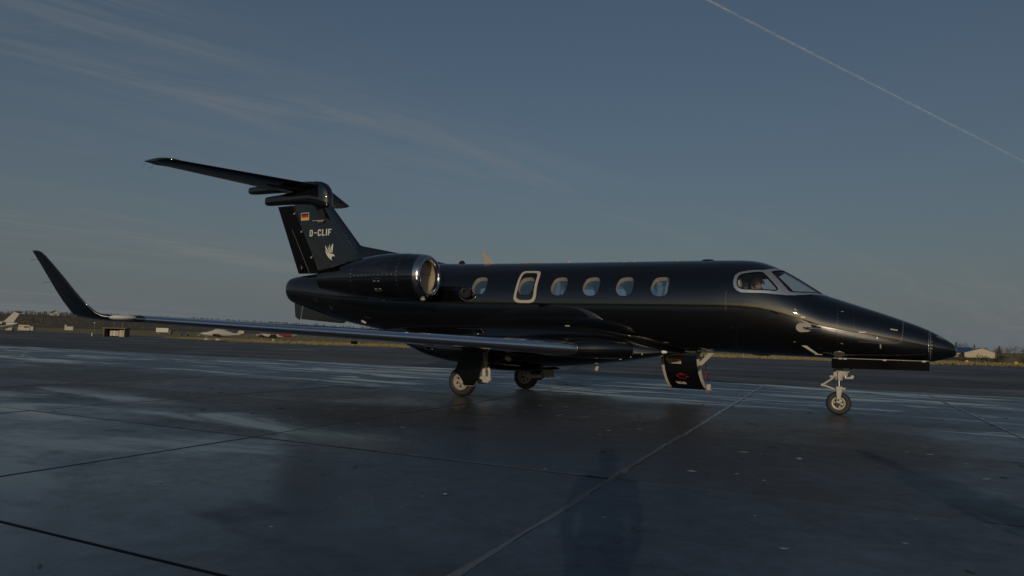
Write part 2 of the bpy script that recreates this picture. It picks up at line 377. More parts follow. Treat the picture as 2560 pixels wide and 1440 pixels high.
# concrete slabs: a skewed grid, each slab its own piece
apron = empty('concrete_apron', (0, 0, 0)); tag(apron, 'damp dark concrete slab apron under the black jet', kind='structure')
SX, SY, SK, GAP = 4.0, 3.3, -.06, .010
def slab_mesh():
    bv = .012
    def ring(ins, z):
        out = []
        for (a, b) in ((0, 0), (1, 0), (1, 1), (0, 1)):
            yy = (GAP+ins) if b == 0 else SY-GAP-ins
            xx = ((GAP+ins) if a == 0 else SX-GAP-ins)+SK*yy
            out.append((xx, yy, z))
        return out
    V = ring(bv, 0)+ring(.004, -.004)+ring(0, -.014)
    Fc = [(0, 1, 2, 3)]
    for r in (0, 4):
        Fc += [(r+i, r+4+i, r+4+(i+1) % 4, r+(i+1) % 4) for i in range(4)]
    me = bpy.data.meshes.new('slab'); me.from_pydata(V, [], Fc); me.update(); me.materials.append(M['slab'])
    return me
sm = slab_mesh()
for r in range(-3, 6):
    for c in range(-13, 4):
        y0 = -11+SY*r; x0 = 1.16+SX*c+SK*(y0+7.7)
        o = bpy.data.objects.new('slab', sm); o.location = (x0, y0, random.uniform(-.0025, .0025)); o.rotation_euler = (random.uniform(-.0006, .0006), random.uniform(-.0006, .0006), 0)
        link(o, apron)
# dark filler along every joint
mat('joint_filler', (.008, .008, .009), .9, var=.2, spec=.1)
for r in range(-3, 7):
    y = -11+SY*r; MB().box((1.16-20, y, -.0085), (72, .022, .010)).build('joint_filler', M['joint_filler'], apron, False)
for c in range(-13, 5):
    x0 = 1.16+SX*c; y0, y1 = -11-3*SY, -11+6*SY; b_ = MB()
    b_.add([(x0+SK*(y+7.7)+dx, y, -.0042) for y in (y0, y1) for dx in (-.011, .011)], [(0, 1, 3, 2)]); b_.build('joint_filler', M['joint_filler'], apron, False)
# pale sealant in two of the joints
mat('sealant', (.10, .105, .115), .26, var=.6, vscale=4, rvar=.12)
def sealant(xc, y0, y1, w):
    V = []; Fc = []; n = 120
    for i in range(n+1):
        y = y0+(y1-y0)*i/n; x = xc+SK*(y+7.7); ww = w*(.65+.5*abs(math.sin(i*.9)*math.cos(i*.37)))
        V += [(x-ww/2+.006*math.sin(i*1.3), y, .0045), (x-ww*.15, y, .009), (x+ww*.15, y, .009), (x+ww/2+.006*math.sin(i*.8+1), y, .0045)]
    for i in range(n):
        for k in range(3):
            a = i*4+k; Fc.append((a, a+1, a+5, a+4))
    return mesh_obj('joint_sealant', V, Fc, M['sealant'], apron)
sealant(1.16+SX, -13.5, 8.8, .06); sealant(1.16+2*SX, -2, 8.8, .045)
# pale flecks (droppings, bits of leaf) lying about the slabs: too many and small to count
V = []; Fc = []; MI = []
for i in range(600):
    while True:
        x = random.uniform(-14, 11); y = random.uniform(-11.5, 8)
        if random.random() < .35+.65*math.exp(-((y+3.0)/3.5)**2): break
    r = random.uniform(.012, .034)*(.55 if y < -7 else 1)*(1.3 if random.random() < .1 else 1); st = random.uniform(1, 2.4); an = random.uniform(0, 6.3); b = len(V); n = 7
    for k in range(n):
        t = 2*math.pi*k/n; q = r*random.uniform(.65, 1.1); a, c_ = q*st*math.cos(t), q*math.sin(t)
        V.append((x+a*math.cos(an)-c_*math.sin(an), y+a*math.sin(an)+c_*math.cos(an), .0045))
    V.append((x, y, .0062)); Fc += [(b+k, b+(k+1) % n, b+n) for k in range(n)]; MI += [0 if random.random() < .62 else 1]*n
mat('fleck_pale', (.46, .45, .42), .6, var=.2, vscale=30); mat('fleck_brown', (.06, .04, .022), .7, var=.3, vscale=30)
o = mesh_obj('fleck_litter', V, Fc, [M['fleck_pale'], M['fleck_brown']], apron, False); o.data.polygons.foreach_set('material_index', MI); o['kind'] = 'stuff'
# ------------------------------------------------------------------ business jet: body surface
def pchip(X,Y):
    X=np.array(X,float);Y=np.array(Y,float);o=np.argsort(X);X=X[o];Y=Y[o]
    h=np.diff(X);d=np.diff(Y)/h;m=np.zeros(len(X));m[0]=d[0];m[-1]=d[-1]
    for i in range(1,len(X)-1):
        if d[i-1]*d[i]>0:
            w1=2*h[i]+h[i-1];w2=h[i]+2*h[i-1];m[i]=(w1+w2)/(w1/d[i-1]+w2/d[i])
    def f(x):
        x=np.clip(np.asarray(x,float),X[0],X[-1]);i=np.clip(np.searchsorted(X,x)-1,0,len(X)-2)
        t=(x-X[i])/h[i];t2=t*t;t3=t2*t
        return (2*t3-3*t2+1)*Y[i]+(t3-2*t2+t)*h[i]*m[i]+(-2*t3+3*t2)*Y[i+1]+(t3-t2)*h[i]*m[i+1]
    return f
NT=8.228; TT=-5.885
ZT=pchip([8.228,8.2,8.13,8.04,7.88,7.71,7.43,7.14,6.84,6.54,6.30,6.1,5.84,5.58,5.45,5.28,5.11,4.9,4.55,3.06,1.4,-.06,-.94,-1.5,-2.5,-4,-5.2,-5.57,-5.75,-5.84,-5.885],
         [1.11,1.2,1.265,1.325,1.423,1.503,1.615,1.723,1.828,1.934,2.02,2.147,2.322,2.473,2.535,2.595,2.627,2.642,2.649,2.662,2.675,2.691,2.705,2.72,2.70,2.62,2.525,2.485,2.45,2.39,2.15])
ZB=pchip([8.228,8.2,8.1,7.96,7.85,7.5,7.13,6.53,6.22,5.58,5.24,4.9,4.55,3.8,2,0,-1,-2,-3.3,-4.05,-5.4,-5.7,-5.82,-5.885],
         [1.11,1.045,1.0,.958,.937,.925,.928,.936,.947,.957,.963,.975,.984,.985,.985,1.0,1.03,1.10,1.29,1.42,1.775,1.86,1.96,2.15])
W=pchip([8.228,8.2,8.1,7.96,7.7,7.4,7.1,6.8,6.5,6.2,5.8,5.4,5.0,4.5,3.5,0,-1,-2,-3,-4,-5,-5.6,-5.8,-5.885],
        [0.002,.075,.16,.225,.315,.40,.47,.535,.60,.66,.735,.79,.83,.855,.865,.865,.85,.79,.69,.56,.40,.29,.2,.004])
def mid(x): return ZB(x)+(ZT(x)-ZB(x))*.5
def surf(x,th):
    """point on skin; th=0 top, +pi/2 starboard (-Y), pi bottom"""
    x=np.asarray(x,float); w=W(x);zm=mid(x);h=(ZT(x)-ZB(x))/2
    return np.stack([x+0*th,-w*np.sin(th),zm+h*np.cos(th)],-1)
def F(P):
    x,y,z=P[...,0],P[...,1],P[...,2]
    w=np.maximum(W(x),1e-3);h=np.maximum((ZT(x)-ZB(x))/2,1e-3)
    return (y/w)**2+((z-mid(x))/h)**2-1
def surf_n(P):
    """outward unit normals of the body surface at points P"""
    e = 1e-3; g = np.zeros_like(P)
    for k in range(3):
        a = P.copy(); b = P.copy(); a[:, k] += e; b[:, k] -= e; g[:, k] = F(a)-F(b)
    x = P[:, 0]
    g[x > NT-.012] = (1, 0, 0); g[x < TT+.012] = (-1, 0, 0)
    return g/np.maximum(np.linalg.norm(g, axis=1, keepdims=True), 1e-9)
def inpoly(P, poly):
    x, y = P[:, 0], P[:, 1]; r = np.zeros(len(P), bool); q = np.asarray(poly); n = len(q)
    for i in range(n):
        x0, y0 = q[i]; x1, y1 = q[(i+1) % n]
        if y0 == y1: continue
        c = ((y0 > y) != (y1 > y)) & (x < (x1-x0)*(y-y0)/(y1-y0)+x0); r ^= c
    return r
def dens(poly, step=.02):
    q = np.asarray(poly, float); out = []
    for i in range(len(q)):
        a, b = q[i], q[(i+1) % len(q)]; k = max(1, int(np.linalg.norm((b-a)*np.array([1, .85]))/step))
        for t in range(k): out.append(a+(b-a)*t/k)
    return np.array(out)
def smooth_poly(poly, it=3):
    q = np.asarray(poly, float)
    for _ in range(it):
        n = np.roll(q, -1, 0); q = np.stack([.75*q+.25*n, .25*q+.75*n], 1).reshape(-1, 2)
    return q
def near(P, poly, d):
    q = np.asarray(poly); m_ = np.full(len(P), 9.0)
    for s in range(0, len(q), 64):
        m_ = np.minimum(m_, np.sqrt((((P[:, None]-q[None, s:s+64])*np.array([1, .85]))**2).sum(-1)).min(1))
    return m_ < d
def patch(outer, holes, gridx, gridt, drop_outer=False):
    """triangulate a region of the (x, theta) plane with holes -> 2-D points, triangles"""
    G = np.array([(x, t) for x in gridx for t in gridt])
    keep = inpoly(G, outer) if not drop_outer else np.ones(len(G), bool)
    if not drop_outer: keep &= ~near(G, outer, .012)
    for h in holes: keep &= ~inpoly(G, h); keep &= ~near(G, h, .012)
    G = G[keep]; pts = [G]; edges = []; b = len(G)
    for ring in ([] if drop_outer else [outer])+list(holes):
        n = len(ring); pts.append(np.asarray(ring)); edges += [(b+i, b+(i+1) % n) for i in range(n)]; b += n
    P = np.concatenate(pts); S = np.array([1, .85])
    r = delaunay_2d_cdt([Vector((float(p[0]*S[0]), float(p[1]*S[1]))) for p in P], edges, [], 0, 1e-6)
    Q = np.array([(v.x, v.y) for v in r[0]])/S; T = np.array([f for f in r[2] if len(f) == 3])
    c = Q[T].mean(1); ok = np.ones(len(T), bool) if drop_outer else inpoly(c, outer)
    for h in holes: ok &= ~inpoly(c, h)
    # drop degenerate slivers
    a = np.abs(np.cross(Q[T[:, 1]]-Q[T[:, 0]], Q[T[:, 2]]-Q[T[:, 0]])); ok &= a > 1e-9
    return Q, T[ok]
def skin_obj(name, Q, T, off, material, parent, flip=False):
    P = surf(Q[:, 0], Q[:, 1]); n = surf_n(P); P = P+n*off
    fn = np.cross(P[T[:, 1]]-P[T[:, 0]], P[T[:, 2]]-P[T[:, 0]]); s = (fn*n[T].mean(1)).sum(1)
    T = T.copy(); sw = (s < 0) != flip; T[sw] = T[sw][:, ::-1]
    return mesh_obj(name, P, T, material, parent, True, normals=-n if flip else n)
def mir(poly): q = np.asarray(poly, float).copy(); q[:, 1] *= -1; return q[::-1]
def band(name, ring, o0, o1, material, parent, close=True, shrink=1.0):
    """strip between the outline at offset o0 and (shrunk) at offset o1"""
    c = ring.mean(0); ring2 = c+(ring-c)*shrink; n = len(ring)
    A = surf(ring[:, 0], ring[:, 1]); B = surf(ring2[:, 0], ring2[:, 1]); A = A+surf_n(A)*o0; B = B+surf_n(B)*o1
    return mesh_obj(name, np.concatenate([A, B]), [(i, (i+1) % n, n+(i+1) % n, n+i) for i in range(n)], material, parent, True, angle=60)
def on_skin(x, th, off=0.0):
    P = surf(np.array([x]), np.array([th])); n = surf_n(P); return Vector(P[0]+n[0]*off), Vector(n[0])

jet = empty('business_jet', (0, 0, 0), 0, 'black twin-engine business jet parked on the damp apron, nose to the right', 'aeroplane')
BP = M['black_paint']
# openings, as (x, theta) outlines on the body
w4 = np.array([(2.185, 1.274), (2.192, 1.18), (2.22, 1.055), (2.273, .974), (2.433, .956), (2.494, .998), (2.519, 1.108), (2.51, 1.275), (2.472, 1.375), (2.419, 1.417), (2.285, 1.418), (2.22, 1.365)])
w4s = smooth_poly(w4, 3)-np.array([2.355, 1.2]); WX = [-.029, 1.007, 1.706, 2.355, 3.003, 3.656]
wins = [w4s+np.array([x, 1.2+.004*(i-3)]) for i, x in enumerate(WX)]
side = smooth_poly([(4.967, 1.137), (4.971, 1.02), (4.984, .95), (5.022, .891), (5.069, .86), (5.2, .80), (5.32, .737), (5.352, .728), (5.372, .742), (5.48, .88), (5.600, 1.028), (5.608, 1.05), (5.603, 1.082), (5.57, 1.125), (5.44, 1.17), (5.304, 1.212), (5.18, 1.23), (5.06, 1.238), (5.002, 1.21)], 2)
shield = smooth_poly([(5.484, .602), (5.515, .54), (5.547, .468), (5.60, .33), (5.636, .21), (5.65, .06), (5.70, .045), (5.9, .045), (6.2, .055), (6.262, .075), (6.262, .22), (6.225, .38), (6.183, .461), (6.08, .66), (5.963, .839), (5.88, .92), (5.82, .975), (5.795, .975), (5.77, .95), (5.70, .86), (5.58, .72)], 2)
fr_out = np.array([(4.903, 1.12), (4.906, 1.012), (4.92, .918), (4.967, .845), (5.035, .797), (5.2, .715), (5.363, .632), (5.457, .49), (5.547, .293), (5.585, .15), (5.60, .0025), (6.36, .0025), (6.352, .2), (6.299, .34), (6.2, .56), (6.02, .86), (5.88, 1.03), (5.752, 1.128), (5.572, 1.211), (5.3, 1.286), (5.15, 1.31), (5.042, 1.317), (4.969, 1.276), (4.923, 1.21)])
fr_out = dens(fr_out, .03)
holes = []
for w in wins+[side, shield]: h = dens(w, .03); holes += [h, mir(h)]
gx = np.concatenate([TT+np.linspace(0, .6, 15)**1.6, np.arange(-5.35, 4.8, .11), np.arange(4.8, 6.5, .05), NT-np.linspace(1.31, 0, 26)**2])
gx = np.unique(np.round(gx, 5)); gt = np.linspace(-math.pi, math.pi, 97)
gx[0] = TT+.0005; gx[-1] = NT-.0002
Q, T = patch(None, holes, gx, gt, True)
fuselage = skin_obj('fuselage', Q, T, 0, BP, jet)
# inner shells: pale cabin lining and dark cockpit lining (same openings)
ch = [dens(w, .04) for w in wins]; ch += [mir(h) for h in ch]
Q, T = patch(None, ch, np.arange(-1.6, 4.66, .12), np.linspace(-math.pi, math.pi, 49), True)
skin_obj('cabin_lining', Q, T, -.108, M['interior'], jet, True)
def disc_at(x, off, name, material):
    th = np.linspace(0, 2*math.pi, 48, endpoint=False); P = surf(np.full(48, x), th); c = P.mean(0); P = c+(P-c)*(1-off)
    return mesh_obj(name, np.concatenate([P, [c]]), [(i, (i+1) % 48, 48) for i in range(48)], material, jet, False)
disc_at(4.70, .05, 'bulkhead', M['interior']); disc_at(-1.62, .05, 'bulkhead', M['interior'])
MB().box((1.5, 0, 1.16), (6.2, .9, .03)).build('cabin_floor', M['interior'], jet, False)
# cabin windows
for sgn in (1, -1):
    for i, w in enumerate(wins):
        ring = dens(w, .03); ring = ring if sgn > 0 else mir(ring)
        o = band('window', ring, .002, -.106, M['cream'], jet)
        if i == 0 and sgn > 0: o['label'] = 'rearmost oval cabin window'
        if i == 5 and sgn > 0: o['label'] = 'foremost oval cabin window behind the cockpit'
        c = ring.mean(0); q, t = patch(ring, [], np.arange(c[0]-.2, c[0]+.2, .04), np.arange(c[1]-.3, c[1]+.3, .05))
        skin_obj('pane', q, t, -.092, M['cabin_pane'], o)
        shp = {0: [(-.02, .02), (.17, -.01), (.15, .16), (.06, .23), (.0, .23)], 2: [(.02, .01), (.06, .06), (.08, .24), (.03, .24)], 3: [(-.20, .02), (-.02, .02), (.05, .08), (.07, .24), (-.12, .24), (-.2, .14)], 4: [(-.20, .01), (-.05, .01), (.0, .09), (.02, .24), (-.12, .24), (-.2, .14)], 5: [(.09, -.2), (.13, -.2), (.12, .16), (.07, .22)]}.get(i)
        if shp and sgn > 0:                                  # pale seat back or blind seen through the pane
            q, t = patch(dens(np.array([(c[0]+a*.85, c[1]+b_) for a, b_ in shp]), .03), [], np.arange(c[0]-.2, c[0]+.2, .04), np.arange(c[1]-.3, c[1]+.3, .05)); skin_obj('seat_back', q, t, -.099, M['seat_pale'], o)
        # thin bright outer rim
        r2 = c+(ring-c)*1.055; n = len(ring); A = surf(ring[:, 0], ring[:, 1]); B = surf(r2[:, 0], r2[:, 1]); A = A+surf_n(A)*.003; B = B+surf_n(B)*.0015
        mesh_obj('rim', np.concatenate([A, B]), [(k, (k+1) % n, n+(k+1) % n, n+k) for k in range(n)], M['black_trim'], o)
# emergency exit outline, painted band round the second window
ex_o = smooth_poly([(.765, 1.50), (.769, 1.44), (.784, 1.302), (.795, 1.1), (.802, .933), (.818, .80), (.86, .738), (.95, .732), (1.10, .732), (1.20, .745), (1.235, .82), (1.247, .965), (1.240, 1.203), (1.247, 1.38), (1.245, 1.46), (1.215, 1.56), (1.13, 1.592), (1.0, 1.593), (.88, 1.593), (.80, 1.56)], 2)
ci = ex_o.mean(0); ex_i = ci+(ex_o-ci)*np.array([.765, .84])
q, t = patch(dens(ex_o, .02), [dens(ex_i, .02)], np.arange(.7, 1.3, .03), np.arange(.7, 1.65, .03))
skin_obj('exit_outline', q, t, .0022, M['cream'], jet)
# cockpit: silver frame, side windows, windshields
for sgn in (1, -1):
    fo, s1, s2 = [h if sgn > 0 else mir(h) for h in (fr_out, dens(side, .03), dens(shield, .03))]
    q, t = patch(fo, [s1, s2], np.arange(4.9, 6.4, .04), np.arange(-1.35, 1.36, .045))
    fr = skin_obj('cockpit_frame', q, t, .0025, M['frame_silver'], jet)
    for nm, s in (('side_window', s1), ('windshield', s2)):
        o = band(nm, s, .0025, -.035, M['black_trim'], jet)
        q, t = patch(s, [], np.arange(4.9, 6.4, .05), np.arange(-1.35, 1.36, .06)); skin_obj('pane', q, t, -.012, M['cockpit_pane'], o)
        # black rubber gasket lying on the frame
        c = s.mean(0); n = len(s); d = s-np.roll(s, 1, 0); d2 = np.roll(s, -1, 0)-s; tg = (d+d2)*np.array([1, .85]); tg /= np.maximum(np.linalg.norm(tg, axis=1, keepdims=True), 1e-9)
        nn = np.stack([tg[:, 1], -tg[:, 0]], 1); nn *= np.sign((nn*(s-c)).sum(1)).mean(); s_o = s+nn*.011*np.array([1, 1/.85]); s_i = s-nn*.010*np.array([1, 1/.85])
        A = surf(s_o[:, 0], s_o[:, 1]); B = surf(s_i[:, 0], s_i[:, 1]); A = A+surf_n(A)*.004; B = B+surf_n(B)*.004
        mesh_obj('gasket', np.concatenate([A, B]), [(k, (k+1) % n, n+(k+1) % n, n+k) for k in range(n)], M['black_trim'], o)
    # rivets on the frame
    V = []; Fc = []
    def rivet(x, th, r=.006, off=.004):
        p, nrm = on_skin(x, th, off); a = nrm.orthogonal().normalized(); b_ = nrm.cross(a); k0 = len(V)
        for k in range(6): V.append(p+r*(math.cos(k*1.047)*a+math.sin(k*1.047)*b_))
        V.append(p+nrm*r*.5); Fc.extend([(k0+k, k0+(k+1) % 6, k0+6) for k in range(6)])
    for (a, b_, n) in (((4.95, 1.0), (5.02, .84), 6), ((5.04, .825), (5.36, .665), 13), ((5.40, .62), (5.70, 1.02), 14), ((5.43, .60), (5.745, .99), 14), ((5.46, .585), (5.76, .97), 14), ((5.75, 1.075), (6.02, .82), 10), ((6.03, .80), (6.28, .36), 10), ((5.50, .45), (5.60, .1), 6)):
        for k in range(n):
            u = k/(n-1); rivet(a[0]+(b_[0]-a[0])*u, sgn*(a[1]+(b_[1]-a[1])*u))
    r_ = mesh_obj('rivet_rows', V, Fc, M['chrome'], fr); r_['kind'] = 'stuff'
# cockpit interior: coaming, panel, two seats
MB().prism([(5.62, 1.98), (6.15, 1.93), (6.17, 1.90), (5.6, 1.78)], -.50, .50).build('glareshield', M['cockpit_dark'], jet, True, bevel=.02)
MB().box((5.62, 0, 1.70), (.05, 1.05, .5)).build('instrument_panel', M['cockpit_dark'], jet, False)
MB().box((5.18, 0, 2.46), (.34, .5, .04)).build('overhead_panel', M['cockpit_dark'], jet, False)
MB().tube([(5.50, -.12, 2.44), (5.52, -.12, 2.33)], .012).tube([(5.49, -.16, 2.33), (5.56, -.08, 2.31)], .022).build('standby_compass', M['cockpit_dark'], jet)
for sy in (-1, 1):
    s = MB(); s.box((4.98, sy*.34, 1.82), (.10, .42, .62), Matrix.Rotation(R(-8), 3, 'Y')).box((4.93, sy*.34, 2.21), (.08, .24, .18), Matrix.Rotation(R(-8), 3, 'Y')).box((5.22, sy*.34, 1.52), (.46, .42, .12))
    s.build('cockpit_seat', M['leather'], jet, bevel=.03)
for (x, sy, back) in ((.25, -1, 1), (.25, 1, 1), (1.55, -1, -1), (1.55, 1, -1), (2.15, -1, 1), (2.15, 1, 1), (3.55, -1, -1), (3.55, 1, -1)):
    s = MB(); s.box((x, sy*.45, 1.75), (.12, .46, .80), Matrix.Rotation(R(10*back*-1), 3, 'Y')).box((x-.02*back, sy*.45, 2.17), (.10, .30, .20), Matrix.Rotation(R(-10*back), 3, 'Y')).box((x+.26*back, sy*.45, 1.46), (.46, .48, .14))
    s.build('cabin_seat', M['leather'], jet, bevel=.04)

# panel seams and rivet rows on the body
def seam(pts, w=.006, material='seam', name='panel_seam', off=.0012):
    V = []; Fc = []; pts = np.asarray(pts, float)
    d = [pts[0]]
    for a, b_ in zip(pts[:-1], pts[1:]):
        k = max(1, int(np.linalg.norm(b_-a)/.05)); d += [a+(b_-a)*t/k for t in range(1, k+1)]
    d = np.array(d); P = surf(d[:, 0], d[:, 1]); n = surf_n(P); tg = np.gradient(P, axis=0); tg /= np.linalg.norm(tg, axis=1, keepdims=True); sd = np.cross(n, tg)
    A = P+n*off-sd*w/2; B = P+n*off+sd*w/2; k = len(P)
    return mesh_obj(name, np.concatenate([A, B]), [(i, i+1, k+i+1, k+i) for i in range(k-1)], M[material], jet)
for sgn in (1, -1):
    seam([(6.755, sgn*.5), (6.755, sgn*1.48)], .004); seam([(7.469, sgn*.35), (7.466, sgn*.9), (7.453, sgn*1.356), (7.43, sgn*1.6), (7.384, sgn*1.72), (7.141, sgn*1.858), (6.825, sgn*1.908)], .006, 'seam_pale')
    seam([(7.844, sgn*.1), (7.844, sgn*2.9)], .007, 'seam_pale'); seam([(6.515, sgn*.4), (6.505, sgn*2.4)], .003)
    seam([(4.80, sgn*1.30), (4.80, sgn*1.7)], .004, 'seam_pale'); seam([(5.45, sgn*1.79), (5.72, sgn*1.60)], .003)
    seam([(-3.75, sgn*1.55), (-4.0, sgn*2.0), (-4.25, sgn*2.6)], .004); seam([(-5.6, sgn*1.85), (-4.2, sgn*1.98)], .004)
    V = []; Fc = []
    for th in np.arange(.45, 2.45, .115): rivet(7.865, sgn*th, .0075, .001) if int(th*9) % 2 else None; rivet(7.822, sgn*th, .0065, .001)
    for th in np.arange(.5, 2.4, .12): rivet(6.525, sgn*th, .005, .001)
    r_ = mesh_obj('rivet_rows', V, Fc, M['chrome'], jet); r_['kind'] = 'stuff'
# nose latches and small fittings
def stud(x, th, name, dims, rot=0, material='cream', off=.004):
    p, nrm = on_skin(x, th, off); a = Vector((1, 0, 0)); a = (a-nrm*a.dot(nrm)).normalized(); b_ = nrm.cross(a)
    ca, sa = math.cos(rot), math.sin(rot); a, b_ = ca*a+sa*b_, -sa*a+ca*b_
    rm = Matrix((a, b_, nrm)).transposed(); return MB().box(p, dims, rm).build(name, M[material], jet, True, bevel=min(dims)*.3)
for sgn in (1, -1):
    stud(6.879, sgn*1.551, 'latch', (.11, .022, .008)); stud(7.334, sgn*1.163, 'latch', (.11, .022, .008)); stud(7.141, sgn*1.988, 'latch', (.02, .07, .01)); stud(7.093, sgn*1.667, 'lock', (.03, .025, .012), material='chrome')
    stud(8.03, sgn*.62, 'lightning_strip', (.23, .007, .004), material='chrome')
    for (x, th, ro) in ((5.896, 1.406, .5), (6.589, .941, -.6), (5.869, 2.256, -.5), (6.583, 2.067, .6)): seam([(x-.018, sgn*(th-.02*ro)), (x+.018, sgn*(th+.02*ro))], .012, 'duct', 'corner_mark')
    # pitot probe: pale oval plate, mast and tube
    p, nrm = on_skin(6.02, sgn*1.788, .003)
    a = Vector((1, 0, 0)); a = (a-nrm*a.dot(nrm)).normalized(); b_ = nrm.cross(a); ov = []
    for k in range(20):
        t = 2*math.pi*k/20; ov.append(p+a*(.07*math.copysign(1, math.cos(t))*(.5)+.085*math.cos(t))+b_*.078*math.sin(t))
    pl = mesh_obj('probe_plate', ov+[v+nrm*.006 for v in ov], [tuple(range(20, 40)), ]+[(k, (k+1) % 20, 20+(k+1) % 20, 20+k) for k in range(20)], M['rim'], jet)
    MB().tube([p, p+nrm*.05+a*.06, p+nrm*.075+a*.16], [.022, .018, .011]).tube([p+nrm*.075+a*.08, p+nrm*.075+a*.27], [.012, .006]).build('probe_tube', M['chrome'], pl)
    p, nrm = on_skin(6.0, sgn*2.342, 0); q_ = on_skin(6.215, sgn*2.49, .07)[0]
    MB().loft([[p+v for v in (Vector((.05, 0, 0)), nrm*.008+Vector((0, 0, .008)), Vector((-.035, 0, 0)), nrm*.008-Vector((0, 0, .008)))], [q_+v for v in (Vector((.02, 0, 0)), Vector((0, 0, .005)), Vector((-.03, 0, 0)), Vector((0, 0, -.005)))]], cap0=True, cap1=True).tube([q_-Vector((.04, 0, 0)), q_+Vector((.07, 0, 0))], [.010, .006]).build('angle_probe', M['cream'], jet)
    stud(6.008, sgn*1.53, 'vent_plate', (.07, .03, .005), material='duct')
    p, nrm = on_skin(6.53, sgn*2.534, .004); MB().lathe([(0, .09), (.012, .085), (.014, 0)], (0, 0, 0), 'Z', 20).build('antenna_disc', M['seam_pale'], jet).matrix_world = Matrix.Translation(p) @ nrm.to_track_quat('Z', 'Y').to_matrix().to_4x4()
# crown and belly antennas
def blade(pts, t, name, material):
    MB().prism(pts, -t/2, t/2).build(name, M[material], jet, True, bevel=t*.3)
blade([(-.385, 2.68), (-.13, 2.68), (-.36, 2.945), (-.455, 2.953)], .03, 'blade_antenna', 'rim')
MB().loft([[(x, .10*s_*math.cos(t), 2.66+.035*s_*max(0, math.sin(t))+.02) for t in np.linspace(0, math.pi, 12)] for x, s_ in ((.41, .25), (.44, .7), (.52, 1), (.9, 1), (.97, .7), (1.0, .25))], closed=False).build('antenna_pod', M['cream'], jet)
blade([(1.54, 2.66), (1.61, 2.66), (1.585, 2.715), (1.55, 2.72)], .015, 'blade_antenna', 'cream')
for x, w_, mt_ in ((2.715, .13, 'cream'), (2.93, .13, 'cream'), (3.75, .10, 'cream'), (4.32, .22, 'black_trim')):
    MB().lathe([(0, w_*.55), (.018, w_*.5), (.026, w_*.3), (.028, 0)], (x, 0, float(ZT(x))-.004), 'Z', 20).build('flush_antenna', M[mt_], jet)
MB().lathe([(0, .075), (.02, .07), (.05, .06), (.075, .03), (.08, 0)], (-.94, 0, 2.70), 'Z', 16).build('beacon', M['glass_red'], jet)
MB().loft([[(5.27+.17*k, .1*c_*math.cos(t), .972-.012+.018*c_*-abs(math.sin(t))) for t in np.linspace(0, math.pi, 9)] for k, c_ in ((-1, .1), (-.7, .8), (0, 1), (.7, .8), (1, .1))], closed=False).build('belly_antenna', M['black_trim'], jet)
blade([(4.47, .985), (4.36, .985), (4.14, .735), (4.22, .726), (4.24, .735)], .02, 'belly_blade_antenna', 'rim')
# ram-air scoop by the rearmost window
sc_ring = smooth_poly([(-.452, 1.364), (-.43, 1.27), (-.39, 1.22), (-.326, 1.225), (-.24, 1.28), (-.193, 1.335), (-.19, 1.40), (-.21, 1.46), (-.28, 1.505), (-.356, 1.516), (-.43, 1.45)], 2)
for sgn in (1, -1):
    rr = dens(sc_ring, .03); rr = rr if sgn > 0 else mir(rr); c = rr.mean(0); n = len(rr)
    A = surf(rr[:, 0], rr[:, 1]); A = A+surf_n(A)*.001; r2 = c+(rr-c)*.93; B = surf(r2[:, 0], r2[:, 1]); B = B+surf_n(B)*(.006+.014*np.clip((r2[:, 0]+.45)/.26, 0, 1))[:, None]
    r3 = c+(rr-c)*.88; D_ = surf(r3[:, 0], r3[:, 1]); D_ = D_+surf_n(D_)*.003
    o = mesh_obj('air_scoop', np.concatenate([A, B, D_]), [(k, (k+1) % n, n+(k+1) % n, n+k) for k in range(n)]+[(n+k, n+(k+1) % n, 2*n+(k+1) % n, 2*n+k) for k in range(n)], M['black_paint'], jet)
    mesh_obj('scoop_mouth', D_, [tuple(range(n))], M['scoop_dark'], o, False)
# vents and access panels on the tail cone
for sgn in (1, -1):
    for (x, th, d) in ((-4.99, 2.05, (.30, .13)), (-4.61, 1.93, (.20, .12)), (-4.17, 1.77, (.17, .16)), (-3.9, 1.86, (.22, .15))):
        p = [(x-d[0]/2, th-d[1]*.8), (x+d[0]/2, th-d[1]*.8), (x+d[0]/2, th+d[1]*.8), (x-d[0]/2, th+d[1]*.8), (x-d[0]/2, th-d[1]*.8)]
        seam([(a, sgn*b_) for a, b_ in p], .005, 'seam', 'access_panel')
    for k in range(5): stud(-4.61+.03*(k-2), sgn*1.93, 'vent_slat', (.012, .09, .006), material='dark_metal')
    stud(-4.12, sgn*2.12, 'service_port', (.10, .10, .006), material='dark_metal')

# belly and wing root fairing
def fair_sec(x, zc, ht, hb, w, n=64):
    wt = float(fw_top(x)); sh = .22*float(np.interp(x, [-2.2, -1, 2.4, 3.2], [0, 1, 1, 0])); et = float(np.interp(x, [-2.6, -1.4, 2.2, 3.2], [2.4, 5, 5, 2.4])); out = []
    for k in range(n):
        t = 2*math.pi*(k+.5)/n; cy, sz = math.cos(t), math.sin(t); up_ = sz > 0; e = 2/(et if up_ else 2.6)
        dz = (ht if up_ else hb)*math.copysign(abs(sz)**e, sz); y = (wt-(sh*dz if up_ else 0) if up_ else w)*math.copysign(abs(cy)**e, cy); out.append((x, y, zc+dz))
    return out
fw_top = pchip([-3.1, -2.6, -2.2, -1.8, -1.2, -.5, 0, 2.0, 2.4, 2.8, 3.2, 3.6, 3.85, 3.98], [.05, .42, .60, .72, .83, .90, .92, .91, .87, .78, .63, .42, .22, .02])
fx = pchip([-3.1, -2.6, -2.2, -1.8, -1.2, -.5, 0, 1, 2, 2.4, 2.8, 3.2, 3.6, 3.85, 3.98], [.05, .42, .60, .72, .84, .93, .98, 1.02, .99, .91, .79, .64, .42, .22, .02])
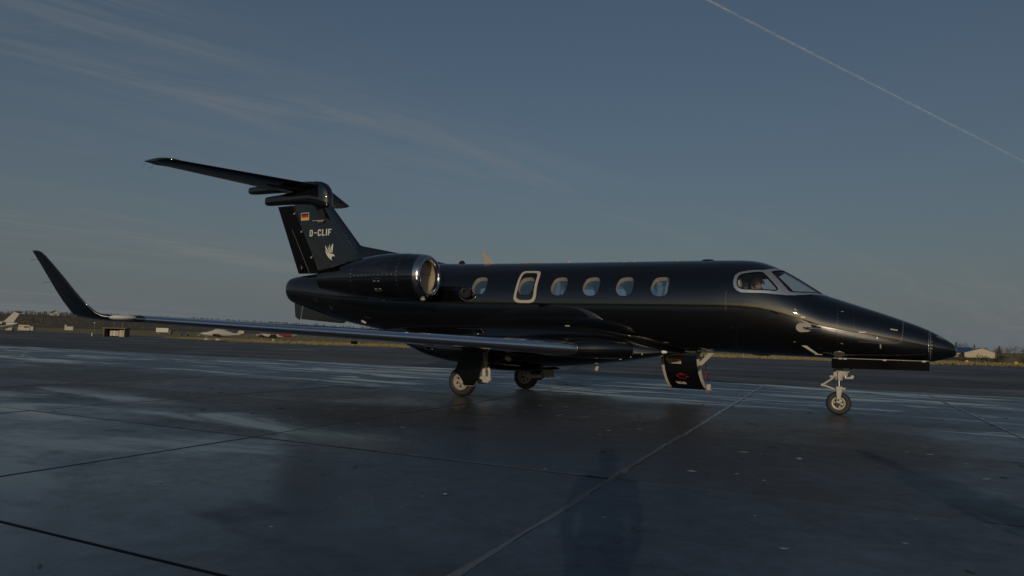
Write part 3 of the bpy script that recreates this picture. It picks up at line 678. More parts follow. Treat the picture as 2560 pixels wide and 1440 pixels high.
ft = pchip([-3.1, -2.6, -2.0, -1.2, 0, 1, 2, 2.4, 2.8, 3.2, 3.6, 3.98], [1.32, 1.36, 1.40, 1.425, 1.44, 1.435, 1.405, 1.375, 1.31, 1.21, 1.08, .96])
fb = pchip([-3.1, -2.6, -2.1, -1.7, -1.3, -.6, .3, 1.2, 2.0, 2.44, 2.83, 3.2, 3.6, 3.98], [1.26, 1.14, .95, .80, .66, .56, .53, .57, .635, .68, .735, .80, .882, .95])
xx = np.concatenate([np.linspace(-3.1, -1, 22), np.linspace(-.9, 2.3, 24), np.linspace(2.4, 3.98, 26)])
fs = MB()
secs = []
for x in xx:
    b_, t_ = float(fb(x)), float(ft(x)); zc = min(max(.93, b_+.3*(t_-b_)), t_); secs.append(fair_sec(x, zc, t_-zc, zc-b_, float(fx(x))))
fs.loft(secs, cap0=True, cap1=True); fairing = fs.build('belly_fairing', BP, jet, True, 50)
# landing light pod, latches and small marks on the fairing front
for sgn in (-1, 1):
    for (x, z, dx, dz) in ((3.12, .92, .012, .04), (3.28, .91, .012, .04), (2.95, .885, .04, .011), (2.93, .85, .03, .01), (2.88, .80, .045, .012), (3.08, .85, .012, .018)):
        b_, t_, w_ = float(fb(x)), float(ft(x)), float(fx(x)); zc = min(max(.93, b_+.3*(t_-b_)), t_); h = (t_-zc) if z > zc else (zc-b_)
        yy = w_*max(0, 1-(abs(z-zc)/h)**2.6)**(1/2.6); MB().box((x, sgn*(yy+.001), z), (dx, .012, dz), Matrix.Rotation(sgn*math.atan(-(float(fx(x+.05))-float(fx(x-.05)))/.1)*-1, 3, 'Z')).build('fairing_latch', M['rim'], jet, False)
    x = 3.62; MB().sphere((x, sgn*(float(fx(x))+.0), .955), (.07, .02, .03)).build('position_light', M['light_glass'], jet)
# ------------------------------------------------------------------ wings
def naca(xc, t): return 5*t*(.2969*np.sqrt(xc)-.126*xc-.3516*xc**2+.2843*xc**3-.1036*xc**4)
NC = 40
xcs = (1-np.cos(np.linspace(0, math.pi, NC)))/2           # 0 .. 1
def blunt(xc, t):
    p = 2.9; a = np.clip(xc/.32, 0, 1); f = (1-(1-a)**p)**(1/p); b_ = np.clip((xc-.32)/.68, 0, 1); return .5*t*f*(1-b_**1.7*.985)
def airfoil(le, te_dir, up, chord, t, camber=.015, shape=naca):
    """closed loop TE->upper->LE->lower; le point, unit chord direction (aft), unit up"""
    le, te_dir, up = [np.asarray(v, float) for v in (le, te_dir, up)]
    th = shape(xcs, t); cam_ = camber*4*xcs*(1-xcs)
    upper = [le+te_dir*chord*x+up*chord*(c_+h) for x, c_, h in zip(xcs, cam_, th)]
    lower = [le+te_dir*chord*x+up*chord*(c_-h) for x, c_, h in zip(xcs, cam_, th)]
    return upper[::-1]+lower[1:]                           # 2*NC-1 points, index NC-1 is the LE
def wing_sections(sgn):
    S = []
    def st(y, xle, zle, ch, t, up=(0, 0, 1), dr=(-1, 0, -.012), cb=.015):
        d = np.array(dr, float); d /= np.linalg.norm(d); u = np.array(up, float); u = u-d*u.dot(d); u /= np.linalg.norm(u)
        S.append((airfoil((xle, sgn*y, zle), d, (u[0], sgn*u[1], u[2]), ch, t, cb, blunt)))
    for y, xle, zle, ch, t in ((.70, 3.15, .985, 3.75, .125), (.88, 3.02, .985, 3.55, .125), (1.0, 2.90, .982, 3.37, .125), (1.1, 2.78, .98, 3.2, .125), (1.2, 2.60, .976, 2.97, .126), (1.30, 2.42, .972, 2.74, .127), (1.36, 2.335, .970, 2.62, .127)):
        st(y, xle, zle, ch, t)
    for y in np.linspace(1.5, 7.45, 26):
        xl = 2.335-.5545*(y-1.36); tex = (-.29-.055*(y-1.36)) if y < 3.1 else (-.3857-.342*(y-3.1)); st(y, xl, .970+.0432*(y-1.36), xl-tex, .127-.002*(y-1.36))
    # winglet: rolls up and out
    for y, z, xl, xt, tilt, t in ((7.6, 1.240, -1.20, -1.955, .04, .11), (7.70, 1.249, -1.315, -1.965, .16, .105), (7.775, 1.270, -1.42, -1.965, .45, .10), (7.82, 1.305, -1.475, -1.955, .85, .095), (7.86, 1.36, -1.525, -1.965, 1.14, .09), (7.90, 1.43, -1.59, -2.0, 1.24, .09), (7.95, 1.56, -1.71, -2.075, 1.30, .09), (8.0, 1.72, -1.855, -2.17, 1.33, .09), (8.055, 1.88, -2.005, -2.255, 1.33, .09), (8.095, 1.985, -2.105, -2.31, 1.33, .09), (8.112, 2.03, -2.165, -2.335, 1.33, .085), (8.120, 2.048, -2.215, -2.343, 1.33, .08), (8.122, 2.054, -2.26, -2.346, 1.33, .05)):
        st(y, xl, z, xl-xt, t, (0, -math.sin(tilt), math.cos(tilt)), (-1, 0, -.01), .0)
    return S
for sgn in (-1, 1):
    S = wing_sections(sgn); LEI = NC-1; K = 8                # K points either side of the LE make the metal strip
    i0, i1 = 6, 32                                           # metal from just outside the root to the tip
    main = MB(); fr_, to_ = LEI-K, LEI+K
    main.loft([s[:fr_+1] for s in S], closed=False); main.loft([s[to_:] for s in S], closed=False)
    main.loft([s[fr_:to_+1] for s in S[:i0+1]], closed=False); main.loft([s[fr_:to_+1] for s in S[i1:]], closed=False)
    main.add(S[-1], [tuple(range(len(S[-1])))])
    wing = main.build('wing', BP, jet, True, 50)
    mt_ = MB(); mt_.loft([s[fr_:to_+1] for s in S[i0:i1+1]], closed=False); mt_.build('leading_edge', M['polished'], wing, True, 60)
    # chrome end cap band of the metal edge at the root
    rb = MB(); A = [np.array(p) for p in S[i0][fr_-1:to_+2]]; c = np.mean(A, 0)
    rb.loft([[p+(p-c)*.02+np.array([0, sgn*-.03, 0]) for p in A], [p+(p-c)*.05+np.array([0, sgn*-.012, 0]) for p in A], [p+(p-c)*.05+np.array([0, sgn*.008, 0]) for p in A], [p+(p-c)*.02+np.array([0, sgn*.02, 0]) for p in A]], closed=False); rb.build('edge_band', M['chrome'], wing, True)
    # tip light under a clear cover
    y = 7.62; MB().sphere((-1.235, sgn*7.60, 1.243), (.13, .19, .040), 16, 10).build('wing_tip_light', M['light_glass'], wing)
    MB().sphere((-1.15, sgn*7.55, 1.238), .03).build('lamp_bulb', M['chrome'], wing)
    MB().sphere((.30, sgn*3.05, .905), (.10, .03, .035), 12, 8).build('flap_track_fairing', BP, wing)
    for k in range(4):                                       # static wicks
        t = .25+.2*k; p = Vector((-2.0-.33*t, sgn*(7.88+.24*t), 1.35+.7*t)); MB().tube([p, p+Vector((-.16, 0, .0))], .0022, 5).build('static_wick', M['dark_metal'], wing) if k in (1, 3) else None
    MB().box((-.55, sgn*4.0, .985), (.10, .04, .05)).build('drain_mast', M['dark_metal'], wing, False)
    MB().box((1.98, sgn*1.02, 1.385), (.09, .02, .02)).build('fuel_cap_mark', M['cream'], wing, True, bevel=.006)

# ------------------------------------------------------------------ tail
def finLE(z): return np.interp(z, [2.3, 3.286, 4.22, 4.40, 4.54, 4.66, 4.74, 4.79, 4.82], [-2.89, -3.80, -4.662, -4.695, -4.72, -4.78, -4.86, -4.95, -5.06])
def finTE(z): return np.interp(z, [2.3, 4.28], [-5.47, -6.39])
def finH(z): return -4.917-(z-2.644)*.5627
FT = .088
def fin_y(x, z):
    le, te = float(finLE(z)), float(finTE(z)); ch = le-te; xc = min(1, max(0, (le-x)/ch)); return float(naca(np.array([xc]), FT)[0])*ch
zs_ = np.linspace(2.35, 4.27, 26)
def slab_loft(z_list, x0f, x1f, npts, off=0.0):
    secs = []
    for z in z_list:
        a, b_ = x0f(z), x1f(z); u = (1-np.cos(np.linspace(0, math.pi/2, npts)))  # dense at the front
        X_ = [a+(b_-a)*t for t in u]; L_ = [(x, -fin_y(x, z)-off, z) for x in X_]; R_ = [(x, fin_y(x, z)+off, z) for x in X_[::-1]]
        secs.append(L_+R_)
    return secs
fin = MB(); fin.loft(slab_loft(zs_, lambda z: float(finLE(z)), lambda z: finH(z)+.03, 26), cap0=True, cap1=True); fin_o = fin.build('fin', BP, jet, True, 45)
rud = MB()
for z0, z1 in ((2.56, 4.262),):
    rud.loft(slab_loft(np.linspace(z0, z1, 16), lambda z: finH(z)-.035, lambda z: float(finTE(z)), 14), cap0=True, cap1=True)
rud_o = rud.build('rudder', M['rudder_black'], jet, True, 45)
hb = MB(); hb.tube([(finH(z), 0, z) for z in np.linspace(2.6, 4.25, 10)], .055, 14); hb.build('hinge_tube', BP, jet)
for z in (4.08, 3.62, 2.98):
    MB().box((finH(z), -.055, z), (.05, .05, .06)).build('hinge_bracket', M['dark_metal'], jet, True, bevel=.01)
    MB().box((finH(z)-.03, -.075, z-.035), (.04, .03, .04)).build('hinge_bolt', M['rim'], jet, True, bevel=.008)
MB().prism([(finH(3.7)-.30+.005*0, 3.66), (finH(3.7)-.292, 3.66), (finH(2.56)-.30, 2.56), (finH(2.56)-.308, 2.56)], -.075, -.066).build('tab_seam', M['seam_pale'], rud_o, False)
MB().sphere((-5.43, -.085, 2.69), (.05, .03, .10), 12, 8).tube([(-5.36, -.09, 2.75), (-5.50, -.09, 2.62)], .012).build('tab_actuator', M['black_trim'], rud_o)
# dorsal fillet
ds = []
for x in np.linspace(-1.2, -4.6, 30):
    zt = float(np.interp(x, [-4.6, -4.0, -3.80, -3.68, -3.4, -2.59, -1.45, -1.2], [3.1, 3.24, 3.25, 3.187, 3.135, 2.985, 2.745, 2.69])); zb = 2.45; w = float(np.interp(x, [-4.6, -3.8, -2.6, -1.2], [.10, .095, .075, .045]))
    ds.append([(x, -w*1.6, zb), (x, -w, zb+(zt-zb)*.55), (x, -w*.55, zt-.05), (x, -w*.25, zt-.008), (x, 0, zt), (x, w*.25, zt-.008), (x, w*.55, zt-.05), (x, w, zb+(zt-zb)*.55), (x, w*1.6, zb)])
MB().loft(ds, closed=False).build('dorsal_fillet', BP, jet, True, 60)
# fin cap fairings
def bullet(name, stations, n=28, e=2.4):
    secs = []
    for x, z0, z1, w in stations:
        zc, h = (z0+z1)/2, (z1-z0)/2
        secs.append([(x, w*math.copysign(abs(math.cos(t))**(2/e), math.cos(t)), zc+h*math.copysign(abs(math.sin(t))**(2/e), math.sin(t))) for t in np.linspace(0, 2*math.pi, n, endpoint=False)])
    return MB().loft(secs, cap0=True, cap1=True).build(name, BP, jet, True, 50)
bullet('fin_cap', [(-4.67, 4.25, 4.40, .03), (-4.69, 4.15, 4.52, .08), (-4.74, 4.13, 4.64, .115), (-4.83, 4.14, 4.74, .14), (-4.95, 4.16, 4.80, .155), (-5.1, 4.20, 4.822, .165), (-5.22, 4.22, 4.825, .17), (-5.4, 4.26, 4.70, .17), (-5.8, 4.29, 4.60, .16), (-6.2, 4.305, 4.56, .14), (-6.5, 4.305, 4.545, .125), (-6.70, 4.305, 4.53, .115), (-6.735, 4.315, 4.52, .105)], e=3.2)
bullet('stabiliser_fairing', [(-5.24, 4.56, 4.822, .165), (-5.5, 4.59, 4.835, .165), (-6.0, 4.61, 4.84, .15), (-6.6, 4.625, 4.835, .125), (-7.1, 4.63, 4.825, .11), (-7.30, 4.635, 4.82, .10), (-7.345, 4.65, 4.81, .09)], e=3.2)
MB().tube([(-5.235, .16*math.cos(t), 4.50+.33*math.sin(t)) for t in np.linspace(0, 2*math.pi, 25)], .006, 6).build('cap_seam', M['seam_pale'], jet)
# horizontal stabiliser with elevator
for sgn in (-1, 1):
    def ssec(y, frac0=0, frac1=1):
        xl = float(np.interp(y, [.1, 2.80, 2.92, 3.0, 3.05], [-4.93, -6.44, -6.52, -6.62, -6.80])); xt = float(np.interp(y, [.1, 2.65, 2.78, 3.05], [-6.36, -7.17, -7.28, -7.40])); z = 4.675+.040*y+(.03*max(0, (y-2.8)/.25))
        return airfoil((xl, sgn*y, z), (-1, 0, -.02), (0, 0, 1), xl-xt, .095, -.008)
    YY = list(np.linspace(.1, 2.7, 20))+[2.8, 2.86, 2.92, 2.96, 3.0, 3.03, 3.05]
    SS = [ssec(y) for y in YY]; EI = int(np.argmin(abs(xcs-.68))); LEI = NC-1
    a = LEI-EI; b_ = LEI+EI; K = 7
    st = MB(); st.loft([s[a:LEI-K+1] for s in SS], closed=False); st.loft([s[LEI+K:b_+1] for s in SS], closed=False); st.loft([s[LEI-K:LEI+K+1] for s in SS[20:]], closed=False); st.add(SS[-1], [tuple(range(len(SS[-1])))])
    sto = st.build('stabiliser', BP, jet, True, 50)
    MB().loft([s[LEI-K:LEI+K+1] for s in SS[:21]], closed=False).build('leading_edge', M['black_trim'], sto, True, 60)
    el = MB(); el.loft([s[:a+1] for s in SS], closed=False); el.loft([s[b_:] for s in SS], closed=False); el.loft([[s[a], s[b_]] for s in SS], closed=False); el.build('elevator', M['black_trim'], sto, True, 50)
    for y in (2.86, 3.0): p = Vector(ssec(y)[0]); MB().tube([p, p+Vector((-.10, 0, -.10))], .003, 5).build('static_wick', M['dark_metal'], sto)
# ventral fin with its small aft tab
MB().prism([(-3.85, 1.55), (-4.12, 1.372), (-4.2, 1.368), (-5.40, 1.447), (-5.43, 1.47), (-5.37, 1.85), (-4.4, 1.85)], -.02, .02).build('ventral_fin', BP, jet, True, bevel=.006)
MB().prism([(-5.475, 1.445), (-5.50, 1.435), (-5.62, 1.505), (-5.67, 1.86), (-5.41, 1.86)], -.015, .015).build('ventral_tab', BP, jet, True, bevel=.005)

# markings on both sides of the fin
def fin_decal(poly, name, material, sgn=-1, off=.003, parent=None):
    pts = dens(np.array(poly, float), .03); pts[:, 1] = pts[:, 1]
    r = delaunay_2d_cdt([Vector((float(a), float(b_))) for a, b_ in pts], [(i, (i+1) % len(pts)) for i in range(len(pts))], [], 1, 1e-6)
    Vv = [(v.x, sgn*(fin_y(v.x, v.y)+off), v.y) for v in r[0]]; Ff = [f if sgn < 0 else f[::-1] for f in r[2]]
    return mesh_obj(name, Vv, Ff, material, parent or fin_o, True, 180)
def stroke_rects(ch):
    w = .16; return {
     'D': [[(0, 0), (w, 0), (w, 1), (0, 1)], [(w, 0), (.36, 0), (.50, .12), (.50, .88), (.36, 1), (w, 1), (w, .84), (.30, .84), (.34, .78), (.34, .22), (.30, .16), (w, .16)]],
     '-': [[(.02, .43), (.46, .43), (.46, .57), (.02, .57)]],
     'C': [[(.50, .70), (.50, .86), (.38, 1), (.12, 1), (0, .86), (0, .14), (.12, 0), (.38, 0), (.50, .14), (.50, .30), (.34, .30), (.34, .20), (.30, .16), (.20, .16), (.16, .22), (.16, .78), (.20, .84), (.30, .84), (.34, .80), (.34, .70)]],
     'L': [[(0, 0), (.46, 0), (.46, .16), (w, .16), (w, 1), (0, 1)]], 'I': [[(0, 0), (w, 0), (w, 1), (0, 1)]],
     'F': [[(0, 0), (w, 0), (w, .42), (.40, .42), (.40, .57), (w, .57), (w, .84), (.48, .84), (.48, 1), (0, 1)]]}[ch]
x = -5.235; H_ = .158
for ch, adv in (('D', .64), ('-', .60), ('C', .63), ('L', .58), ('I', .30), ('F', .6)):
    for k, pl in enumerate(stroke_rects(ch)):
        for sgn in (-1,):
            fin_decal([(x+a*H_*1.28+.006*b_, 3.462+b_*H_) for a, b_ in pl], 'registration_letter', M['letter_white'])
    x += adv*H_*1.36
fin_decal([(-5.54, 3.868), (-5.272, 3.868), (-5.282, 4.052), (-5.55, 4.052)], 'flag_border', M['letter_white'], off=.002)
for k, m_ in enumerate(('flag_gold', 'flag_red', 'flag_black')):
    z0, z1 = 3.882+.0525*k, 3.882+.0525*(k+1); fin_decal([(-5.527-.01*k/3, z0), (-5.285-.01*k/3, z0), (-5.289-.01*k/3, z1), (-5.531-.01*k/3, z1)], 'flag_stripe', M[m_], off=.0035)
def em(P): return [(-5.241+.00173*(a-595)+.0001*(b_-540), 3.619-.00139*(b_-540)-8e-5*(a-595)) for a, b_ in P]
for P in ([(889, 870), (900, 905), (932, 932), (985, 948), (1012, 955), (1040, 962), (1058, 985), (1050, 1000), (1035, 990), (1012, 994), (998, 1015), (1000, 1045), (1013, 1068), (975, 1045), (935, 1010), (905, 960), (892, 920)],
          [(890, 800), (905, 842), (932, 888), (968, 922), (995, 943), (945, 928), (908, 898), (888, 852)], [(937, 822), (952, 860), (982, 900), (1004, 940), (966, 910), (938, 868)], [(970, 785), (972, 832), (990, 882), (1008, 934), (985, 902), (960, 850), (960, 812)], [(1033, 769), (1027, 830), (1022, 890), (1018, 950), (1008, 905), (990, 850), (1002, 805)]):
    fin_decal(em(P), 'eagle_emblem', M['letter_white'])
V = []; Fc = []
def fin_rivet(x, z, r=.007, sgn=-1):
    y = sgn*(fin_y(x, z)+.001); b0 = len(V)
    for k in range(6): V.append((x+r*math.cos(k*1.047), y, z+r*math.sin(k*1.047)))
    V.append((x, y+sgn*.004, z)); Fc.extend([(b0+k, b0+(k+1) % 6, b0+6) for k in range(6)])
for sgn in (-1, 1):
    for z in np.arange(2.95, 4.15, .062): fin_rivet(float(finLE(z))-.21, z, .0075, sgn)
    for k in range(5): fin_rivet(-4.55-.05*k, 4.19, .007, sgn)
    for k in range(6): fin_rivet(-4.93-.012*k, 2.66+.03*k, .006, sgn)
r_ = mesh_obj('rivet_rows', V, Fc, M['chrome'], fin_o); r_['kind'] = 'stuff'
# small stepped bracket seen on the fin side under the stabiliser
MB().box((-4.93, -.125, 3.83), (.36, .02, .02)).box((-4.86, -.125, 3.80), (.16, .03, .02)).build('bonding_bracket', M['rim'], fin_o, True, bevel=.004)
fin_decal([(-5.06, 4.08), (-4.86, 4.12), (-4.78, 3.99), (-4.74, 3.84), (-4.92, 3.85)], 'actuator_cutout', M['scoop_dark'])
fin_decal([(finH(3.72)+.10, 3.72), (finH(3.72)+.106, 3.72), (finH(2.7)+.12, 2.7), (finH(2.7)+.112, 2.7)], 'panel_seam', M['seam'])

# ------------------------------------------------------------------ engines
for sgn in (-1, 1):
    EY, EZ = sgn*1.55, 2.292
    prof = [(-.735, .335), (-.722, .352), (-.719, .370), (-.730, .390), (-.755, .410), (-.79, .424), (-.86, .438)]
    body = [(-.86, .4378), (-1.0, .450), (-1.2, .465), (-1.45, .474), (-1.7, .472), (-2.0, .452), (-2.3, .415), (-2.6, .370), (-2.9, .318), (-3.15, .268), (-3.30, .240), (-3.42, .222), (-3.42, .205), (-3.2, .20)]
    def ring(a, r, seg=64):
        zc = EZ+(.0 if a > -1.6 else .012*(a+1.6)); return [(a, EY+r*math.cos(t), zc+r*1.0*math.sin(t)) for t in np.linspace(0, 2*math.pi, seg, endpoint=False)]
    nb = MB(); nb.loft([ring(a, r) for a, r in body]); nac = nb.build('nacelle', BP, jet, True, 50)
    MB().loft([ring(a, r) for a, r in [(-.82, .318), (-.75, .327)]+prof]).build('intake_lip', M['lip_metal'], nac, True, 70)
    MB().loft([ring(a, r) for a, r in ((-.82, .318), (-.9, .322), (-1.05, .33))]).build('intake_duct', M['duct'], nac)
    cv = MB(); cv.loft([ring(-.90, .321), ring(-.915, .30), ring(-.92, .01)]); cv.build('intake_cover', M['duct'], nac)
    MB().box((-.918, EY, EZ+.05), (.012, .60, .008)).build('cover_strap', M['dark_metal'], nac, False)
    MB().loft([ring(-3.2, .20), ring(-3.15, .12), ring(-3.15, .002)]).build('exhaust_cone', M['scoop_dark'], nac)
    py_ = MB()
    secs = []
    for (y, x0, x1, t) in ((.50, -1.05, -3.6, .085), (.8, -1.15, -3.5, .07), (1.0, -1.25, -3.4, .065), (1.25, -1.35, -3.3, .065)): secs.append(airfoil((x0, sgn*y, 2.26), (-1, 0, 0), (0, 0, 1), x0-x1, t, 0))
    py_.loft(secs); py_.build('engine_pylon', BP, jet, True, 50)
    # cowling seams and fasteners
    def cowl_r(a): return float(np.interp(-a, [-p[0] for p in body[:12]], [p[1] for p in body[:12]]))
    def cz(a): return EZ+(.0 if a > -1.6 else .012*(a+1.6))
    out = -1 if sgn < 0 else 1
    V = []; Fc = []
    def dot(a, ang, r=.010):
        rr = cowl_r(a)+.002; c_ = Vector((a, EY+out*rr*math.cos(ang), cz(a)+rr*math.sin(ang))); nn = Vector((0, out*math.cos(ang), math.sin(ang))); t1 = Vector((1, 0, 0)); t2 = nn.cross(t1); b0 = len(V)
        for k in range(6): V.append(c_+r*(math.cos(k*1.047)*t1+math.sin(k*1.047)*t2))
        V.append(c_+nn*.005); Fc.extend([(b0+k, b0+(k+1) % 6, b0+6) for k in range(6)])
    for a in np.arange(-1.22, -2.35, -.105): dot(a, .03)
    for an in np.arange(-1.0, 1.2, .19): dot(-1.215, an); dot(-2.38, an, .009)
    r_ = mesh_obj('fastener_rows', V, Fc, M['chrome'], nac); r_['kind'] = 'stuff'
    sm_ = MB(); sm_.tube([(-1.19, EY+out*(cowl_r(-1.19)+.0005)*math.cos(t), EZ+(cowl_r(-1.19)+.0005)*math.sin(t)) for t in np.linspace(-1.5, 1.5, 40)], .003, 6); sm_.build('cowl_seam', M['seam'], nac)
    rc = []
    for (da, dn) in ((-.10, -.26), (.0, -.30), (.10, -.26), (.10, .26), (0, .30), (-.10, .26), (-.10, -.26)):
        a = -1.68+da; an = -.42+dn; rr = cowl_r(a)+.001; rc.append((a, EY+out*rr*math.cos(an), cz(a)+rr*math.sin(an)))
    MB().tube(rc, .0028, 5).build('oil_door', M['seam_pale'], nac)
    for (da, an) in ((-.05, -.25), (.05, -.25), (-.05, -.60), (.05, -.60)):
        a = -1.68+da; rr = cowl_r(a)+.002; MB().box((a, EY+out*rr*math.cos(an), cz(a)+rr*math.sin(an)), (.05, .012, .012)).build('door_latch', M['rim'], nac, False)
    MB().sphere((-.84, EY+out*.06, EZ-.452), (.06, .035, .03)).build('drain_light', M['rim'], nac)
    MB().box((-1.75, EY+out*.10, EZ-.478), (.08, .05, .03)).build('drain_mast', M['dark_metal'], nac, True, bevel=.01)
    MB().box((-3.12, sgn*.52, 1.40), (.14, .03, .05), Matrix.Rotation(R(20), 3, 'Y')).build('tail_light', M['cream'], jet, True, bevel=.01)
# ------------------------------------------------------------------ landing gear
def wheel(parent, c, r, w, rim_r, holes=True, name='wheel'):
    t = MB()
    pr = [(-w*.40, rim_r), (-w*.47, rim_r+.25*(r-rim_r)), (-w*.50, rim_r+.5*(r-rim_r)), (-w*.47, rim_r+.75*(r-rim_r)), (-w*.38, r-.018), (-w*.24, r-.004), (-w*.19, r-.004), (-w*.18, r-.010), (-w*.15, r-.010), (-w*.14, r-.001), (0, r), (w*.14, r-.001), (w*.15, r-.010), (w*.18, r-.010), (w*.19, r-.004), (w*.24, r-.004), (w*.38, r-.018), (w*.47, rim_r+.75*(r-rim_r)), (w*.50, rim_r+.5*(r-rim_r)), (w*.47, rim_r+.25*(r-rim_r)), (w*.40, rim_r)]
    t.lathe(pr, c, 'Y', 48); ty = t.build('wheel', M['rubber'], parent, True, 50)
    rm = MB(); rm.lathe([(-w*.42, rim_r+.006), (-w*.44, rim_r-.008), (-w*.36, rim_r-.022), (-w*.24, rim_r*.72), (-w*.26, rim_r*.34), (-w*.34, rim_r*.28), (-w*.36, 0)], c, 'Y', 40)
    rm.lathe([(w*.42, rim_r+.006), (w*.44, rim_r-.008), (w*.36, rim_r-.022), (w*.24, rim_r*.72), (w*.26, rim_r*.34), (w*.34, rim_r*.28), (w*.36, 0)], c, 'Y', 40); rm.build('rim', M['rim'], ty, True, 50)
    n = 6
    for k in range(n):
        a = 2*math.pi*(k+.3)/n
        for s_ in (-1, 1):
            rr = rim_r*.60; MB().lathe([(0, rim_r*.15), (-.004*s_*-1, rim_r*.13), (-.004*s_*-1, 0)], (c[0]+rr*math.cos(a), c[1]+s_*w*.262, c[2]+rr*math.sin(a)), 'Y', 12).build('rim_hole', M['scoop_dark'], ty, False)
    for k in range(8):
        a = 2*math.pi*k/8
        for s_ in (-1, 1): MB().lathe([(0, .009), (s_*.012, .008), (s_*.013, 0)], (c[0]+rim_r*.38*math.cos(a), c[1]+s_*w*.25, c[2]+rim_r*.38*math.sin(a)), 'Y', 6).build('wheel_bolt', M['dark_metal'], ty, False)
    return ty
for sgn in (-1, 1):
    y = sgn*1.38
    gear = MB().tube([(.43, y, 1.0), (.44, y, .80), (.445, y, .62), (.45, y, .40), (.452, y, .30)], [.045, .045, .05, .045, .04], 14).box((.45, y, .60), (.13, .10, .13)).box((.47, y, .34), (.20, .09, .12)).build('main_gear_leg', M['white_gear'], jet, True, bevel=.012)
    MB().tube([(.565, y, .36), (.565, y, .50), (.53, y, .585)], [.028, .03, .03], 12).box((.57, y, .35), (.07, .08, .07)).build('shock_strut', M['white_gear'], gear, True, bevel=.01)
    MB().tube([(.555, y, .50), (.54, y, .57)], .018, 12).build('piston', M['chrome'], gear)
    MB().tube([(.40, y-.06, .30), (.40, y+.06, .30)], .048, 18).build('pivot_pin', M['dark_metal'], gear)
    MB().box((.22, y+sgn*-.075, .295), (.44, .05, .085), Matrix.Rotation(R(-3), 3, 'Y')).build('trailing_link', M['white_gear'], gear, True, bevel=.02)
    MB().tube([(.49, y, .94), (.50, y-sgn*.02, .75), (.49, y, .6)], .008, 6).tube([(.50, y+.02, .92), (.52, y, .7), (.51, y, .42)], .006, 6).build('brake_hose', M['dark_metal'], gear)
    MB().tube([(.46, y, .95), (.82, y-sgn*.18, .76)], .014, 8).tube([(.48, y, .58), (.82, y-sgn*.18, .76)], .020, 8).build('side_brace', M['dark_metal'], gear)
    MB().box((.86, y-sgn*.18, .75), (.12, .08, .09), Matrix.Rotation(R(25), 3, 'Y')).sphere((.84, y-sgn*.18, .76), .05).build('brace_joint', M['rim'], gear, True, bevel=.012)
    MB().tube([(0, y-sgn*.16, .275), (0, y+sgn*.02, .275)], .03, 12).build('axle', M['dark_metal'], gear)
    wheel(gear, (0.0, y+sgn*.02, .279), .281, .19, .155)
    # leg door, outboard of the leg
    yd = y+sgn*.13
    pl = [(.035, .99), (.50, .99), (.52, .93), (.514, .80), (.478, .594), (.392, .31), (.33, .213), (.10, .212), (.06, .30), (-.02, .40), (-.115, .445), (-.069, .609), (-.03, .735), (.05, .77), (.03, .88)]
    d = MB().prism(pl, yd-.012, yd+.012).build('gear_leg_door', M['door_black'], gear, True, bevel=.006)
    MB().tube([(.10, yd+sgn*.014, .212), (.33, yd+sgn*.014, .213), (.392, yd+sgn*.014, .31)], .005, 6).build('door_edge', M['rim'], d)
    # inner bay door under the belly
    MB().sphere((.62, sgn*.45, .535), (.62, .35, .05), 24, 8).build('bay_door', M['door_black'], jet)
    MB().box((.55, sgn*.98, .63), (.9, .10, .02), Matrix.Rotation(R(3), 3, 'Y')).build('bay_edge', M['rim'], jet, True, bevel=.005)
    if sgn > 0: MB().prism([(.48, .47), (.74, .47), (.80, .30), (.66, .31), (.52, .38)], sgn*1.20, sgn*1.22).build('bay_flap', M['rim'], jet, True, bevel=.006)
# nose gear
ng = MB().box((6.505, 0, .70), (.15, .13, .14)).box((6.60, 0, .69), (.10, .10, .09)).tube([(6.51, 0, 1.0), (6.51, 0, .60)], .06, 16).lathe([(.575, .055), (.60, .07), (.645, .07), (.66, .05)], (6.51, 0, 0), 'Z', 20).build('nose_gear_leg', M['white_gear'], jet, True, bevel=.012)
MB().tube([(6.515, 0, .60), (6.515, 0, .44)], .026, 16).build('piston', M['chrome'], ng)
fk = MB()
for s_ in (-1, 1): fk.prism([(6.475, .465), (6.56, .465), (6.565, .40), (6.545, .30), (6.535, .165), (6.515, .145), (6.49, .145), (6.475, .165), (6.48, .30)], s_*.085-.014, s_*.085+.014)
fk.box((6.52, 0, .45), (.10, .19, .05)).box((6.585, 0, .44), (.06, .05, .035)); fk.build('fork', M['white_gear'], ng, True, bevel=.008)
MB().tube([(6.43, -.03, .615), (6.258, -.03, .488)], .017, 8).tube([(6.258, -.03, .488), (6.455, -.03, .42)], .017, 8).tube([(6.43, .03, .615), (6.258, .03, .488)], .017, 8).tube([(6.258, .03, .488), (6.455, .03, .42)], .017, 8).tube([(6.258, -.045, .488), (6.258, .045, .488)], .022, 10).build('torque_link', M['white_gear'], ng)
MB().box((6.41, -.01, .635), (.07, .10, .04)).tube([(6.59, -.05, .62), (6.73, -.05, .625)], .022, 10).box((6.72, -.05, .645), (.05, .04, .05)).build('steering_actuator', M['white_gear'], ng, True, bevel=.006)
MB().tube([(6.73, -.05, .625), (6.775, -.05, .626)], .007, 8).tube([(6.60, -.06, .66), (6.62, -.06, .62)], .03, 10).build('steering_rod', M['chrome'], ng)
MB().tube([(6.61, -.05, .67), (6.72, -.05, .80)], .016, 8).tube([(6.61, .05, .67), (6.72, .05, .80)], .016, 8).box((6.615, 0, .665), (.05, .13, .05)).build('drag_brace', M['white_gear'], ng, True, bevel=.006)
MB().tube([(6.50, -.07, .73), (6.49, -.075, .64), (6.5, -.07, .57)], .006, 6).lathe([(0, .025), (-.012, .022), (-.014, 0)], (6.455, -.066, .735), 'Y', 12).build('hydraulic_hose', M['dark_metal'], ng)
